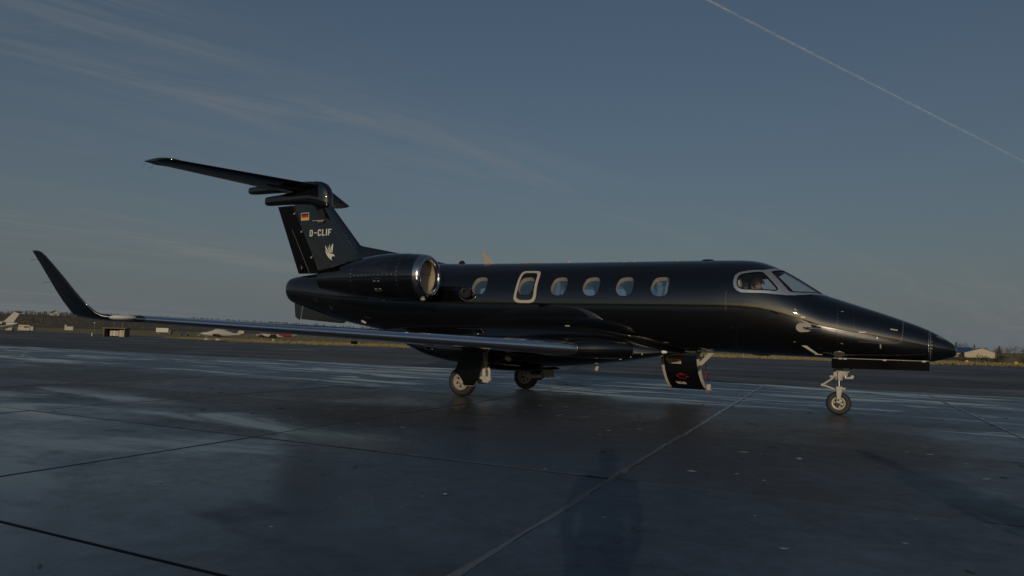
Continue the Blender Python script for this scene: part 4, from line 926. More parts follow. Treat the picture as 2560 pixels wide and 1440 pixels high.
for s_ in (-1, 1): MB().lathe([(0, .017), (s_*.012, .015), (s_*.013, 0)], (6.51, s_*.10, .253), 'Y', 12).lathe([(0, .03), (s_*.015, .026), (s_*.016, 0)], (6.506, s_*.10, .178), 'Y', 12).build('fork_bolt', M['dark_metal'], ng)
wheel(ng, (6.508, 0, .194), .195, .125, .102)
for s_ in (-1, 1):
    d = MB().prism([(6.43, .945), (6.416, .93), (6.416, .80), (6.43, .782), (7.80, .795), (7.826, .795), (7.829, .945)], s_*.28-.008, s_*.28+.008).build('nose_gear_door', M['door_black'], jet, True, bevel=.004)
    MB().tube([(6.44, s_*.275, .95), (7.82, s_*.275, .948)], .008, 8).build('hinge', M['rim'], d)
    for x in (6.55, 6.62, 7.2, 7.75): MB().box((x, s_*.275, .945), (.05, .03, .025)).build('hinge_lug', M['rim'], d, False)
MB().box((7.1, 0, .952), (1.35, .46, .012)).build('nose_bay', M['scoop_dark'], jet, False)

# ------------------------------------------------------------------ airstair door hanging open on the far side
XA, XB = 3.33, 4.02
def door_pt(u, off=0.0):
    """u 0 at the sill hinge .. 1 at the free end; section curves away to port"""
    a = u*1.05; y = .60+.92*(1-math.cos(a))*.62+off*math.cos(a*.7); z = .955-.70*math.sin(a)/math.sin(1.05)*1.0-off*math.sin(a*.7)*.4; return y, z
def lean(u): return .19*u*u*.55
ad = MB(); secs = []
for u in np.linspace(0, 1, 16):
    y, z = door_pt(u); y2, z2 = door_pt(u, .09); l_ = lean(u); secs.append([(XA+l_, y, z), (XB+l_, y, z), (XB+l_, y2, z2), (XA+l_, y2, z2)])
ad.loft(secs, cap0=True, cap1=True); door = ad.build('airstair_door', BP, jet, True, 40, bevel=.006)
for xe in (XA, XB):
    eb = MB(); ss = []
    for u in np.linspace(0, 1, 16):
        y, z = door_pt(u, -.004); y2, z2 = door_pt(u, .10); l_ = lean(u); w_ = .026; ss.append([(xe+l_-w_, y, z), (xe+l_+w_, y, z), (xe+l_+w_, y2, z2), (xe+l_-w_, y2, z2)])
    eb.loft(ss, cap0=True, cap1=True); eb.build('door_edge_trim', M['cream'], door, True, 40)
for k in range(3):
    u = .30+.28*k; y, z = door_pt(u, .2); MB().box(((XA+XB)/2+lean(u), y+.05, z), (.60, .24, .03)).build('stair_tread', M['dark_metal'], door, True, bevel=.006)
y, z = door_pt(.97, .03); l_ = lean(.97)
MB().box((XB+l_+.055, y, z+.03), (.08, .09, .12)).lathe([(-.04, .05), (.05, .05)], (XB+l_+.05, y, z-.03), 'Y', 14).build('door_foot_roller', M['cream'], door, True, bevel=.01)
y, z = door_pt(.97, .0)
MB().tube([(XB+.10, .62, .93), (XB+.13, .75, .62), (XB+l_+.06, y, z+.1)], .007, 6).build('door_cable', M['dark_metal'], door)
MB().tube([(XB+.125, .74, .60), (XB+.13, .78, .46)], .016, 8).build('safety_tag', M['red'], door)
MB().box((XA+.02, .56, .965), (.07, .04, .05)).box((XB+.02, .56, .965), (.10, .05, .06)).build('sill_bracket', M['cream'], door, True, bevel=.01)
# markings on the outer skin of the door
def door_mark(poly, name, material, off=-.006):
    pts = dens(np.array(poly, float), .05); r = delaunay_2d_cdt([Vector((float(a), float(b_))) for a, b_ in pts], [(i, (i+1) % len(pts)) for i in range(len(pts))], [], 1, 1e-6)
    Vv = []
    for v in r[0]: y, z = door_pt(v.y, off); Vv.append((v.x+lean(v.y), y, z))
    return mesh_obj(name, Vv, r[2], material, door, True, 180)
door_mark([(XA+.06, .055), (XA+.10, .05), (XA+.12, .15), (XA+.36, .165), (XA+.36, .275), (XA+.13, .27), (XA+.07, .20)], 'placard', M['cream'])
for k in range(5): door_mark([(XA+.14+.042*k, .185), (XA+.168+.042*k, .188), (XA+.168+.042*k, .208), (XA+.14+.042*k, .205)], 'placard_print', M['red'], -.009)
for k in range(6): door_mark([(XA+.14+.034*k, .228), (XA+.162+.034*k, .231), (XA+.162+.034*k, .248), (XA+.14+.034*k, .245)], 'placard_print', M['red'], -.009)
door_mark([(XA+.10, .075), (XA+.40, .072), (XA+.45, .09), (XA+.45, .13), (XA+.40, .145), (XA+.16, .125)], 'red_handle', M['red'])
hd = [(XA+.25+.18*t, .605+.05*math.sin(math.pi*t)) for t in np.linspace(0, 1, 11)]
door_mark([(a, b_-.004) for a, b_ in hd]+[(a, b_+.008) for a, b_ in hd[::-1]], 'pull_handle', M['red']); door_mark([(XA+.225, .575), (XA+.265, .575), (XA+.265, .605), (XA+.225, .605)], 'handle_end', M['red']); door_mark([(XA+.415, .58), (XA+.455, .58), (XA+.455, .61), (XA+.415, .61)], 'handle_end', M['red'])
for k in range(3): door_mark([(XA+.29+.026*k, .505), (XA+.31+.026*k, .505), (XA+.31+.026*k, .53), (XA+.29+.026*k, .53)], 'placard_print', M['red'])
for k in range(7): door_mark([(XA+.235+.028*k, .54), (XA+.257+.028*k, .542), (XA+.257+.028*k, .56), (XA+.235+.028*k, .558)], 'placard_print', M['red'])
door_mark([(XA+.16, .76), (XA+.34, .765), (XA+.37, .80), (XA+.36, .845), (XA+.20, .84), (XA+.18, .80)], 'latch_plate', M['cream']); door_mark([(XA+.255, .79), (XA+.285, .79), (XA+.285, .815), (XA+.255, .815)], 'latch_hole', M['scoop_dark'], -.009)
# dark opening left in the body where the door was
q, t = patch(dens(np.array([(XA+.03, -2.45), (XB-.03, -2.45), (XB-.03, -.95), (XA+.03, -.95)]), .05), [], np.arange(XA, XB, .08), np.arange(-2.5, -.9, .08)); skin_obj('door_opening', q, t, .003, M['scoop_dark'], jet)
MB().box((2.29, -.25, .60), (.06, .02, .09), Matrix.Rotation(R(20), 3, 'Y')).build('drain_mast', M['cream'], jet, True, bevel=.004)

# ------------------------------------------------------------------ people
def figure(name, loc, rz, joints, label, hairmat='hair', top='shirt', legs_='trouser', shirt_z=(.0, 9), hand_curl=True):
    """joints: dict of joint positions (facing +X); one continuous skinned body"""
    root = empty(name, loc, rz, label, 'person')
    J = joints; names = list(J); idx = {n: i for i, n in enumerate(names)}
    E_ = [(a, b_) for a, b_ in (('pelvis', 'waist'), ('waist', 'chest'), ('chest', 'neck'), ('neck', 'head0'), ('head0', 'head1'), ('head1', 'head2'), ('chest', 'shL'), ('shL', 'elL'), ('elL', 'wrL'), ('wrL', 'paL'), ('chest', 'shR'), ('shR', 'elR'), ('elR', 'wrR'), ('wrR', 'paR'), ('pelvis', 'hipL'), ('hipL', 'knL'), ('knL', 'anL'), ('anL', 'toL'), ('pelvis', 'hipR'), ('hipR', 'knR'), ('knR', 'anR'), ('anR', 'toR')) if a in idx and b_ in idx]
    V_ = [Vector(J[n]) for n in names]; rad = {'pelvis': .135, 'waist': .125, 'chest': .15, 'neck': .055, 'head0': .072, 'head1': .092, 'head2': .07, 'shL': .07, 'shR': .07, 'elL': .045, 'elR': .045, 'wrL': .032, 'wrR': .032, 'paL': .036, 'paR': .036, 'hipL': .095, 'hipR': .095, 'knL': .062, 'knR': .062, 'anL': .045, 'anR': .045, 'toL': .04, 'toR': .04}
    rl = [rad[n] for n in names]
    for s_ in ('L', 'R'):
        p = Vector(J['pa'+s_]); d = (p-Vector(J['wr'+s_])).normalized(); sd = d.cross(Vector((0, 0, 1))); sd = sd.normalized() if sd.length > .05 else Vector((0, 1, 0)); dn = d.cross(sd)
        for k, (off, ln) in enumerate(((-.028, .062), (-.010, .075), (.010, .07), (.028, .055))):
            a = p+d*.03+sd*off; b_ = a+d*ln*.55+dn*.012; c_ = b_+d*ln*.35+dn*.03
            i0 = len(V_); V_ += [a, b_, c_]; rl += [.010, .009, .008]; E_ += [(idx['pa'+s_], i0), (i0, i0+1), (i0+1, i0+2)]
        a = p-d*.015+sd*.045; b_ = a+d*.045+sd*.012; i0 = len(V_); V_ += [a, b_]; rl += [.012, .010]; E_ += [(idx['pa'+s_], i0), (i0, i0+1)]
    E2 = [(idx[a] if isinstance(a, str) else a, idx[b_] if isinstance(b_, str) else b_) for a, b_ in E_]
    me = bpy.data.meshes.new('body'); me.from_pydata(V_, E2, []); tmp = bpy.data.objects.new('body', me); C.objects.link(tmp)
    sk = tmp.modifiers.new('skin', 'SKIN'); tmp.modifiers.new('sub', 'SUBSURF').levels = 2
    for i, r_ in enumerate(rl): me.skin_vertices[0].data[i].radius = (r_, r_); me.skin_vertices[0].data[i].use_root = (i == idx['pelvis'])
    me2 = bpy.data.meshes.new_from_object(tmp.evaluated_get(bpy.context.evaluated_depsgraph_get())); bpy.data.objects.remove(tmp)
    for k in ('skin', top, legs_): me2.materials.append(M[k])
    nk = Vector(J['neck']).z-.02; pz = Vector(J['pelvis']); wl, wr = Vector(J['wrL']), Vector(J['wrR'])
    for p in me2.polygons:
        c_ = p.center; mi = 1
        if c_.z > nk: mi = 0
        elif (c_-wl).length < .16 and (c_-Vector(J['elL'])).length > (wl-Vector(J['elL'])).length-.02: mi = 0
        elif (c_-wr).length < .16 and (c_-Vector(J['elR'])).length > (wr-Vector(J['elR'])).length-.02: mi = 0
        elif c_.z < pz.z+.04 and ((c_-wl).length > .2 and (c_-wr).length > .2): mi = 2
        p.material_index = mi; p.use_smooth = True
    body = link(bpy.data.objects.new('body', me2), root)
    # face and hair
    h1 = Vector(J['head1']); up = (Vector(J['head2'])-Vector(J['head0'])).normalized(); fw = Vector((1, 0, 0)); fw = (fw-up*fw.dot(up)).normalized(); sd = up.cross(fw); RM = Matrix((fw, sd, up)).transposed()
    f = MB(); f.sphere((.105, 0, -.01), (.018, .014, .026)); 
    for s_ in (-1, 1): f.sphere((0, s_*.092, -.005), (.02, .012, .032))
    fo_ = f.build('nose_and_ears', M['skin'], root); fo_.matrix_local = Matrix.Translation(h1) @ RM.to_4x4()
    g = MB()
    for s_ in (-1, 1): g.sphere((.086, s_*.034, .018), (.010, .014, .009))
    g.box((.093, 0, -.055), (.008, .045, .008)); e_ = g.build('eyes_and_mouth', M['hair'], root); e_.matrix_local = Matrix.Translation(h1) @ RM.to_4x4()
    hv = MB(); hv.sphere((-.012, 0, .022), (.112, .102, .112), 20, 14); ho = hv.build('hair', M[hairmat], root)
    bm = bmesh.new(); bm.from_mesh(ho.data)
    bmesh.ops.delete(bm, geom=[v for v in bm.verts if (v.co.x > .045 and v.co.z < .075) or v.co.z < -.055], context='VERTS')
    for v in bm.verts: v.co += v.normal*random.uniform(-.006, .010)
    bm.to_mesh(ho.data); bm.free(); ho.matrix_local = Matrix.Translation(h1) @ RM.to_4x4()
    return root
# pilot seated on the near side, looking down
figure('person', (5.14, -.36, 1.555), 0, {'pelvis': (0, 0, .06), 'waist': (-.02, 0, .20), 'chest': (0, 0, .40), 'neck': (.02, 0, .505), 'head0': (.055, 0, .535), 'head1': (.105, 0, .595), 'head2': (.145, 0, .645), 'shL': (0, .17, .44), 'elL': (.12, .20, .20), 'wrL': (.32, .13, .17), 'paL': (.38, .12, .18), 'shR': (0, -.17, .44), 'elR': (.12, -.20, .20), 'wrR': (.32, -.13, .17), 'paR': (.38, -.12, .18), 'hipL': (.05, .09, .05), 'knL': (.40, .10, .06), 'anL': (.50, .10, -.28), 'toL': (.58, .10, -.31), 'hipR': (.05, -.09, .05), 'knR': (.40, -.10, .06), 'anR': (.50, -.10, -.28), 'toR': (.58, -.10, -.31)}, 'dark-haired person in the cockpit, head bent down, behind the side window')
ST = {'pelvis': (0, 0, .93), 'waist': (0, 0, 1.08), 'chest': (.0, 0, 1.30), 'neck': (.0, 0, 1.47), 'head0': (.02, 0, 1.535), 'head1': (.03, 0, 1.63), 'head2': (.025, 0, 1.70), 'shL': (0, .19, 1.37), 'elL': (-.03, .22, 1.10), 'wrL': (.10, .17, .93), 'paL': (.16, .14, .92), 'shR': (0, -.19, 1.37), 'elR': (-.03, -.22, 1.10), 'wrR': (.10, -.17, .93), 'paR': (.16, -.14, .92), 'hipL': (0, .09, .88), 'knL': (.02, .11, .49), 'anL': (-.02, .12, .09), 'toL': (.12, .14, .04), 'hipR': (0, -.09, .88), 'knR': (.02, -.11, .49), 'anR': (-.02, -.12, .09), 'toR': (.12, -.14, .04)}
# two people standing out of frame beside the camera: only their long shadows reach the picture
figure('person', (7.2, -14.0, 0), R(106), dict(ST), 'standing person in dark clothes whose shadow falls on the middle slabs', top='trouser')
figure('person', (9.55, -12.4, 0), R(110), dict(ST), 'standing person in a dark coat whose shadow falls on the right-hand slabs', top='shirt')
# ------------------------------------------------------------------ background things
mat('white_paint', (.40, .38, .335), .35, var=.06); mat('white_cover', (.40, .38, .34), .85, var=.12, vscale=3, bump=.5, bscale=3)
mat('plane_red', (.24, .025, .022), .35, var=.08); mat('plane_glass', (.03, .04, .05), .05); mat('beige_metal', (.44, .38, .28), .55, var=.08, vscale=1.5)
mat('blue_roof', (.02, .07, .17), .45, var=.15, vscale=.6); mat('brick_brown', (.16, .12, .085), .85, var=.2, vscale=2); mat('timber', (.20, .16, .12), .85, var=.2, vscale=3); mat('timber_dark', (.05, .035, .028), .9, var=.2)
mat('tyre_far', (.02, .02, .02), .8); mat('window_far', (.05, .06, .07), .1); mat('blue_box', (.08, .18, .32), .5); mat('fence_wire', (.20, .18, .15), .6, .3); mat('house_white', (.55, .52, .46), .7); mat('roof_grey', (.10, .085, .075), .8, var=.15)
mat('bark', (.07, .055, .042), .9, var=.25); mat('leaf_brown', (.085, .062, .04), .9, var=.3, vscale=.8); mat('leaf_green', (.045, .05, .022), .9, var=.3, vscale=.8); mat('conifer', (.050, .056, .048), .9, var=.3, vscale=.5); mat('wood_brown_hazed', (.135, .112, .090), .95, var=.35, vscale=.03)  # woodland brown is lightened, putting distance haze into its colour
def at(x, y): return (x, y, gz(x, y)-.05)
def leafcloud(V, Fc, c, r, n, size, rs):
    for _ in range(n):
        d = rs.normal(size=3); d /= np.linalg.norm(d)+1e-9; p = np.array(c)+d*np.array(r)*rs.uniform(.35, 1)**.6; a = rs.normal(size=3); a /= np.linalg.norm(a); b_ = np.cross(a, rs.normal(size=3)); b_ /= np.linalg.norm(b_)+1e-9; q = size*rs.uniform(.5, 1.2); k = len(V)
        V += [tuple(p+a*q), tuple(p+b_*q*.7), tuple(p-a*q*.9), tuple(p-b_*q*.6)]; Fc.append((k, k+1, k+2, k+3))
def tree(loc, h, w, leaf, label, seed, group, dens_=420):
    rs = np.random.default_rng(seed); t = empty('tree', loc, 0, label, 'tree', group); tr = MB(); lean_ = rs.normal(size=2)*.03*h
    tr.tube([(0, 0, -.2), (lean_[0]*.3, lean_[1]*.3, h*.3), (lean_[0], lean_[1], h*.7), (lean_[0]*1.2, lean_[1]*1.2, h*.92)], [h*.028, h*.022, h*.012, h*.004], 7); tips = []
    for k in range(9):
        z = h*rs.uniform(.25, .7); an = rs.uniform(0, 6.28); l_ = w*rs.uniform(.5, .95)*.6; e_ = (l_*math.cos(an), l_*math.sin(an), z+h*rs.uniform(.12, .28)); tr.tube([(lean_[0]*z/h, lean_[1]*z/h, z), (e_[0]*.5, e_[1]*.5, (z+e_[2])/2-.1), e_], [h*.010, h*.007, h*.002], 5); tips.append(e_)
    tr.build('trunk', M['bark'], t)
    V = []; Fc = []
    for e_ in tips+[(lean_[0], lean_[1], h*.85), (0, 0, h*.62)]: leafcloud(V, Fc, e_, (w*.26, w*.26, h*.15), dens_//11, h*.020, rs)
    mesh_obj('crown', V, Fc, M[leaf], t, False); return t
def conifer(loc, h, w, label, seed, group):
    rs = np.random.default_rng(seed); t = empty('conifer', loc, 0, label, 'tree', group); MB().tube([(0, 0, -.2), (0, 0, h*.95)], [h*.02, h*.004], 6).build('trunk', M['bark'], t); V = []; Fc = []
    for k in range(12): z = h*(.15+.07*k); leafcloud(V, Fc, (rs.normal()*.1, rs.normal()*.1, z), (w*.5*(1.05-z/h)+.1, w*.5*(1.05-z/h)+.1, h*.06), 34, h*.03, rs)
    mesh_obj('crown', V, Fc, M['conifer'], t, False); return t
def shrub(loc, h, w, leaf, label, seed, group):
    rs = np.random.default_rng(seed); t = empty('shrub', loc, 0, label, 'shrub', group); s_ = MB()
    for k in range(7): an = rs.uniform(0, 6.28); s_.tube([(0, 0, -.1), (w*.3*math.cos(an), w*.3*math.sin(an), h*rs.uniform(.6, .95))], [.03, .006], 5)
    s_.build('stems', M['bark'], t); V = []; Fc = []
    for k in range(7): leafcloud(V, Fc, (rs.normal()*w*.22, rs.normal()*w*.22, h*rs.uniform(.25, .75)), (w*.3, w*.3, h*.25), 46, .10, rs)
    mesh_obj('foliage', V, Fc, M[leaf], t, False); return t

# hill with woods, left
def hill_h(u, v):
    """u along the ridge 0..1 (left to right), v across 0..1"""
    top = np.interp(u, [0, .25, .45, .62, .8, 1], [17, 20.0, 16.5, 12.0, 6, 0]); return top*math.sin(min(1, v*1.6)*math.pi/2)**1.3
A0 = np.array([-1250, 330.]); A1 = np.array([-330, 860.]); dirr = (A1-A0); nrm_ = np.array([-dirr[1], dirr[0]])/np.linalg.norm(dirr)*1.0
if nrm_.dot([-.45, .89]) < 0: nrm_ = -nrm_
V = []; Fc = []; NU, NV = 60, 14
for j in range(NV+1):
    for i in range(NU+1):
        u, v = i/NU, j/NV; p = A0+dirr*u+nrm_*(v*420); V.append((p[0], p[1], -1.80+hill_h(u, v)+.5*math.sin(u*31+v*5)*v))
for j in range(NV):
    for i in range(NU): a = j*(NU+1)+i; Fc.append((a, a+1, a+NU+2, a+NU+1))
tag(mesh_obj('hill', V, Fc, M['hill_ground']), 'low wooded hill rising on the left behind the airfield', kind='structure')
rs = np.random.default_rng(5)
def wood(name, label, n, fn, leaf, shape):
    V = []; Fc = []
    for k in range(n):
        x, y, z, h = fn(rs); w = h*rs.uniform(.35, .6)
        if shape == 'round':
            for q in range(3): leafcloud(V, Fc, (x+rs.normal()*w*.3, y+rs.normal()*w*.3, z+h*rs.uniform(.35, .75)), (w*.55, w*.55, h*.28), 26, h*.055, rs)
        else:
            for q in range(6): zz_ = h*(.15+.15*q); leafcloud(V, Fc, (x, y, z+zz_), (w*.42*(1.1-zz_/h), w*.42*(1.1-zz_/h), h*.1), 8, h*.09, rs)
    return tag(mesh_obj(name, V, Fc, M[leaf], None, False), label, name.replace('_', ' '), kind='stuff')
def hp(rs, v0, v1, h0, h1, u1=1.0):
    u, v = rs.uniform(0, u1), rs.uniform(v0, v1); p = A0+dirr*u+nrm_*(v*420); return p[0], p[1], -1.8+hill_h(u, v)-.3, rs.uniform(h0, h1)
wood('bare_woodland', 'brown leafless woodland covering the hillside', 1500, lambda r: hp(r, .0, .8, 3.5, 7), 'wood_brown_hazed', 'round')
wood('conifer_ridge', 'dark conifers along the top of the hill', 700, lambda r: hp(r, .6, .95, 4, 7.5, .85), 'conifer', 'cone')
# woods far behind the camera and round the field (seen only mirrored in the black paint)
def bp(rs):
    an = rs.uniform(R(150), R(395)); d = rs.uniform(420, 520); x, y = 7+d*math.cos(an), -13+d*math.sin(an); return x, y, gz(x, y)-.3, rs.uniform(6, 13)
wood('distant_woodland', 'distant brown woodland behind the viewer, mirrored in the jet', 900, bp, 'wood_brown_hazed', 'round')
def rp(rs): x, y = rs.uniform(-160, 330), rs.uniform(620, 700); return x, y, -2.0, rs.uniform(4, 8)
wood('far_tree_line', 'low brown tree line on the horizon to the right', 420, rp, 'wood_brown_hazed', 'round')

def house(loc, rz, w, d, h, label, wall='house_white'):
    t = empty('house', loc, rz, label, 'house'); MB().prism([(-w/2, 0), (w/2, 0), (w/2, h), (0, h+w*.42), (-w/2, h)], -d/2, d/2).build('wall', M[wall], t, False)
    r_ = MB()
    for s_ in (-1, 1): r_.prism([(s_*(w/2+.5), h-.35), (0, h+w*.42+.05), (0, h+w*.42+.35), (s_*(w/2+.5), h-.05)], -d/2-.4, d/2+.4)
    ro = r_.build('roof', M['roof_grey'], t, False); MB().box((w*.2, d*.2, h+w*.42), (.7, .7, 1.6)).build('chimney', M['brick_brown'], ro, False)
    for x in (-w*.22, w*.22): MB().box((x, -d/2-.03, h*.55), (1.0, .08, 1.2)).build('window', M['window_far'], t, False)
    MB().box((0, -d/2-.03, 1.0), (.9, .08, 2.0)).build('door', M['timber_dark'], t, False)
def hill_at(u, v): p = A0+dirr*u+nrm_*(v*420); return (p[0], p[1], -1.8+hill_h(u, v)-.2)
house(hill_at(.39, .42), R(60), 8, 10, 4.4, 'pale gabled house on the wooded hillside, nearest the winglet'); house(hill_at(.27, .5), R(75), 9, 13, 3.6, 'pale low house high on the hillside above the white jet tail'); house(hill_at(.435, .36), R(35), 8, 11, 3.6, 'brownish house beside the gabled hillside house', 'beige_metal')

# white jet whose tail shows at the left edge
wj = empty('parked_jet', (-243, 117, gz(-243, 117)), math.atan2(-.45, -.89), 'white parked business jet, only its T-tail showing at the left edge', 'aeroplane')
MB().loft([[(x, r*math.cos(t), z+r*math.sin(t)) for t in np.linspace(0, 2*math.pi, 16, endpoint=False)] for x, r, z in ((12, .05, 2.2), (11, .7, 2.3), (9, 1.1, 2.45), (0, 1.15, 2.5), (-4, 1.0, 2.6), (-7, .5, 2.9), (-8.5, .12, 3.1))], cap0=True, cap1=True).build('fuselage', M['white_paint'], wj)
MB().prism([(-3.9, 3.3), (-7.2, 3.2), (-9.4, 6.7), (-7.3, 6.7)], -.14, .14).build('fin', M['white_paint'], wj, True, bevel=.06)
for s_ in (-1, 1):
    MB().loft([airfoil((-7.0, s_*.1, 6.8), (-1, 0, 0), (0, 0, 1), 2.6, .08, 0), airfoil((-8.7, s_*3.6, 6.95), (-1, 0, 0), (0, 0, 1), 1.2, .08, 0)], cap1=True).build('stabiliser', M['white_paint'], wj)
    MB().loft([airfoil((3, s_*.8, 1.7), (-1, 0, 0), (0, 0, 1), 4.5, .11, 0), airfoil((-3.2, s_*9.0, 2.2), (-1, 0, 0), (0, 0, 1), 1.4, .1, 0)], cap1=True).build('wing', M['white_paint'], wj)
    MB().lathe([(-1.6, .45), (-2, .62), (-3.5, .65), (-5.2, .4), (-5.2, .1)], (0, s_*1.9, 3.1), 'X', 20).build('engine', M['white_paint'], wj); MB().lathe([(-.15, .2), (-.15, .4), (.15, .4), (.15, .2)], (-.5, s_*1.6, .4), 'Y', 16).tube([(-.5, s_*1.6, .4), (-.5, s_*1.6, 1.6)], .1).build('main_gear', M['tyre_far'], wj)
MB().lathe([(-.1, .2), (-.1, .3), (.1, .3), (.1, .2)], (8.5, 0, .3), 'Y', 16).tube([(8.5, 0, .3), (8.5, 0, 1.4)], .08).build('nose_gear', M['tyre_far'], wj); MB().box((-8.35, -.15, 6.0), (.5, .06, .35)).build('fin_marking', M['window_far'], wj, False)
# ground vehicles beside it
HV = math.atan2(.45, .89)
def wheels(p, xs_, y, r, w=.28):
    for x in xs_:
        for s_ in (-1, 1): MB().lathe([(-w/2, r*.5), (-w/2, r), (w/2, r), (w/2, r*.5)], (x, s_*y, r), 'Y', 16).lathe([(-s_*w*.1, r*.5), (s_*w*.35, r*.45), (s_*w*.36, 0)], (x, s_*y, r), 'Y', 12, 1).build('wheel', [M['tyre_far'], M['rim']], p)
vb = empty('box_van', (-312.5, 167, gz(-312, 167)), HV, 'beige box-bodied airport van, rightmost vehicle by the white jet tail', 'van')
MB().prism([(-2.6, .45), (2.3, .45), (2.3, 2.55), (2.0, 2.75), (-2.3, 2.85), (-2.6, 2.6)], -1.05, 1.05).build('body', M['beige_metal'], vb, True, bevel=.06); MB().box((.9, -1.06, 1.95), (2.0, .03, .65)).build('side_window', M['window_far'], vb, False); wheels(vb, (-1.6, 1.0), .95, .42); MB().box((3.05, 0, 1.4), (1.2, 1.7, 1.7)).build('rear_box', M['white_paint'], vb, False)
ft_ = empty('fuel_truck', (-322, 157, gz(-322, 157)), HV, 'white tank truck under the white jet tail at the left edge', 'truck')
MB().lathe([(-2.6, .1), (-2.6, .8), (2.4, .8), (2.4, .1)], (0, 0, 1.75), 'X', 20).build('tank', M['white_paint'], ft_); MB().prism([(2.5, .5), (4.2, .5), (4.2, 1.4), (3.9, 2.3), (2.5, 2.3)], -1.05, 1.05).build('cab', M['white_paint'], ft_, True, bevel=.08); MB().box((3.5, -1.06, 1.75), (.8, .03, .6)).build('side_window', M['window_far'], ft_, False); MB().box((.6, 0, .75), (6.6, 1.0, .3)).build('chassis', M['tyre_far'], ft_, False); wheels(ft_, (-1.8, -.8, 3.2), .95, .48); MB().lathe([(-.08, .55), (.08, .6), (.1, .3)], (1.0, -1.0, 1.5), 'Y', 18).build('hose_reel', M['cream'], ft_)
tg_ = empty('tow_tractor', (-316.5, 163.0, gz(-316, 163)), HV, 'small tow tractor with a yellow front between tank truck and van', 'vehicle')
MB().prism([(-1.3, .35), (1.2, .35), (1.3, .9), (1.2, 2.2), (.2, 2.35), (-.2, 1.2), (-1.3, 1.0)], -.7, .7).build('body', M['cream'], tg_, True, bevel=.08); MB().box((-1.1, 0, .7), (.5, 1.42, .5)).build('front_panel', M['yellow'], tg_, False); wheels(tg_, (-.8, .8), .65, .33, .2); MB().box((.6, -.72, 1.7), (.8, .03, .6)).build('side_window', M['window_far'], tg_, False)
# distant boxes, huts and poles
ct = empty('container', (-476, 288, -1.72), HV, 'white box container standing on the far field', 'container'); MB().box((0, 0, 1.35), (4.6, 2.2, 2.5)).build('body', M['white_paint'], ct, False); MB().box((-3.2, 0, 1.9), (1.1, 1.1, 3.6)).build('mast_cabinet', M['white_paint'], ct, False)
for k in range(5): MB().box((-1.8+.9*k, -1.12, 1.35), (.05, .05, 2.3)).build('rib', M['white_paint'], ct, False)
vn = empty('van', (-330, 246, gz(-330, 246)), HV+.1, 'cream lorry box parked far off below the wing', 'lorry'); MB().box((0, 0, 2.1), (6.2, 2.2, 2.2)).build('body', M['house_white'], vn, False); MB().box((3.9, 0, 1.5), (1.4, 2.1, 2.0)).build('cab', M['window_far'], vn, False); wheels(vn, (-2, 3.8), .9, .5)
for k, (x, y, lb) in enumerate(((-262, 204, 'dark parked car, leftmost of the three below the wing'), (-255, 208, 'dark parked car, middle of the three below the wing'), (-248, 212, 'dark parked car, rightmost of the three below the wing'))):
    cr_ = empty('parked_car', (x, y, gz(x, y)-.05), HV+.1*k, lb, 'car', 'cars parked far off below the wing'); MB().prism([(-2.1, .35), (2.1, .35), (2.1, .8), (1.3, .9), (.6, 1.42), (-1.2, 1.42), (-1.9, .95)], -.85, .85).build('body', M['window_far'], cr_, True, bevel=.08); MB().prism([(-1.1, .95), (1.0, .95), (.5, 1.36), (-1.0, 1.36)], -.87, .87).build('windows', M['plane_glass'], cr_, False); wheels(cr_, (-1.3, 1.3), .8, .32, .2)
for k, (x, y, h, lb) in enumerate(((-445, 284, 5.5, 'thin pole with a round white head on the far field'), (-418, 279, 6, 'thin bare pole right of the white container'), (-360, 244, 4.5, 'thin short pole beyond the shelter'))):
    p = empty('pole', (x, y, gz(x, y)-.1), 0, lb, 'pole'); MB().tube([(0, 0, 0), (0, 0, h)], .09, 6).build('post', M['fence_wire'], p)
    MB().sphere((0, 0, h), .45 if k == 0 else .16).build('head', M['house_white'], p)
# small open shelter
sh = empty('shelter', (-150.5, 95.6, gz(-150, 95)), HV, 'small open-fronted timber shelter with pale panels on the grass edge', 'shelter')
MB().box((0, 0, 1.98), (5.6, 2.4, .16)).build('roof', M['timber'], sh, False); MB().box((0, 1.0, .95), (5.0, .1, 1.9)).build('back_wall', M['timber_dark'], sh, False)
for x in (-2.35, 2.35): MB().box((x, 0, .95), (.12, 2.0, 1.9)).build('side_wall', M['timber'], sh, False)
for k, x in enumerate((-1.25, -.55, .15, .9, 1.6)): MB().box((x, .2, .80), (.62, .06, 1.5 if k > 2 else 1.2)).build('panel', M['beige_metal'] if k != 1 else M['house_white'], sh, False)
bl = empty('marker_post', (-161.8, 97.2, gz(-161, 97)), 0, 'short white marker post left of the timber shelter', 'post'); MB().lathe([(0, .18), (.1, .14), (.75, .12), (.85, .02)], (0, 0, 0), 'Z', 10).build('post', M['house_white'], bl)

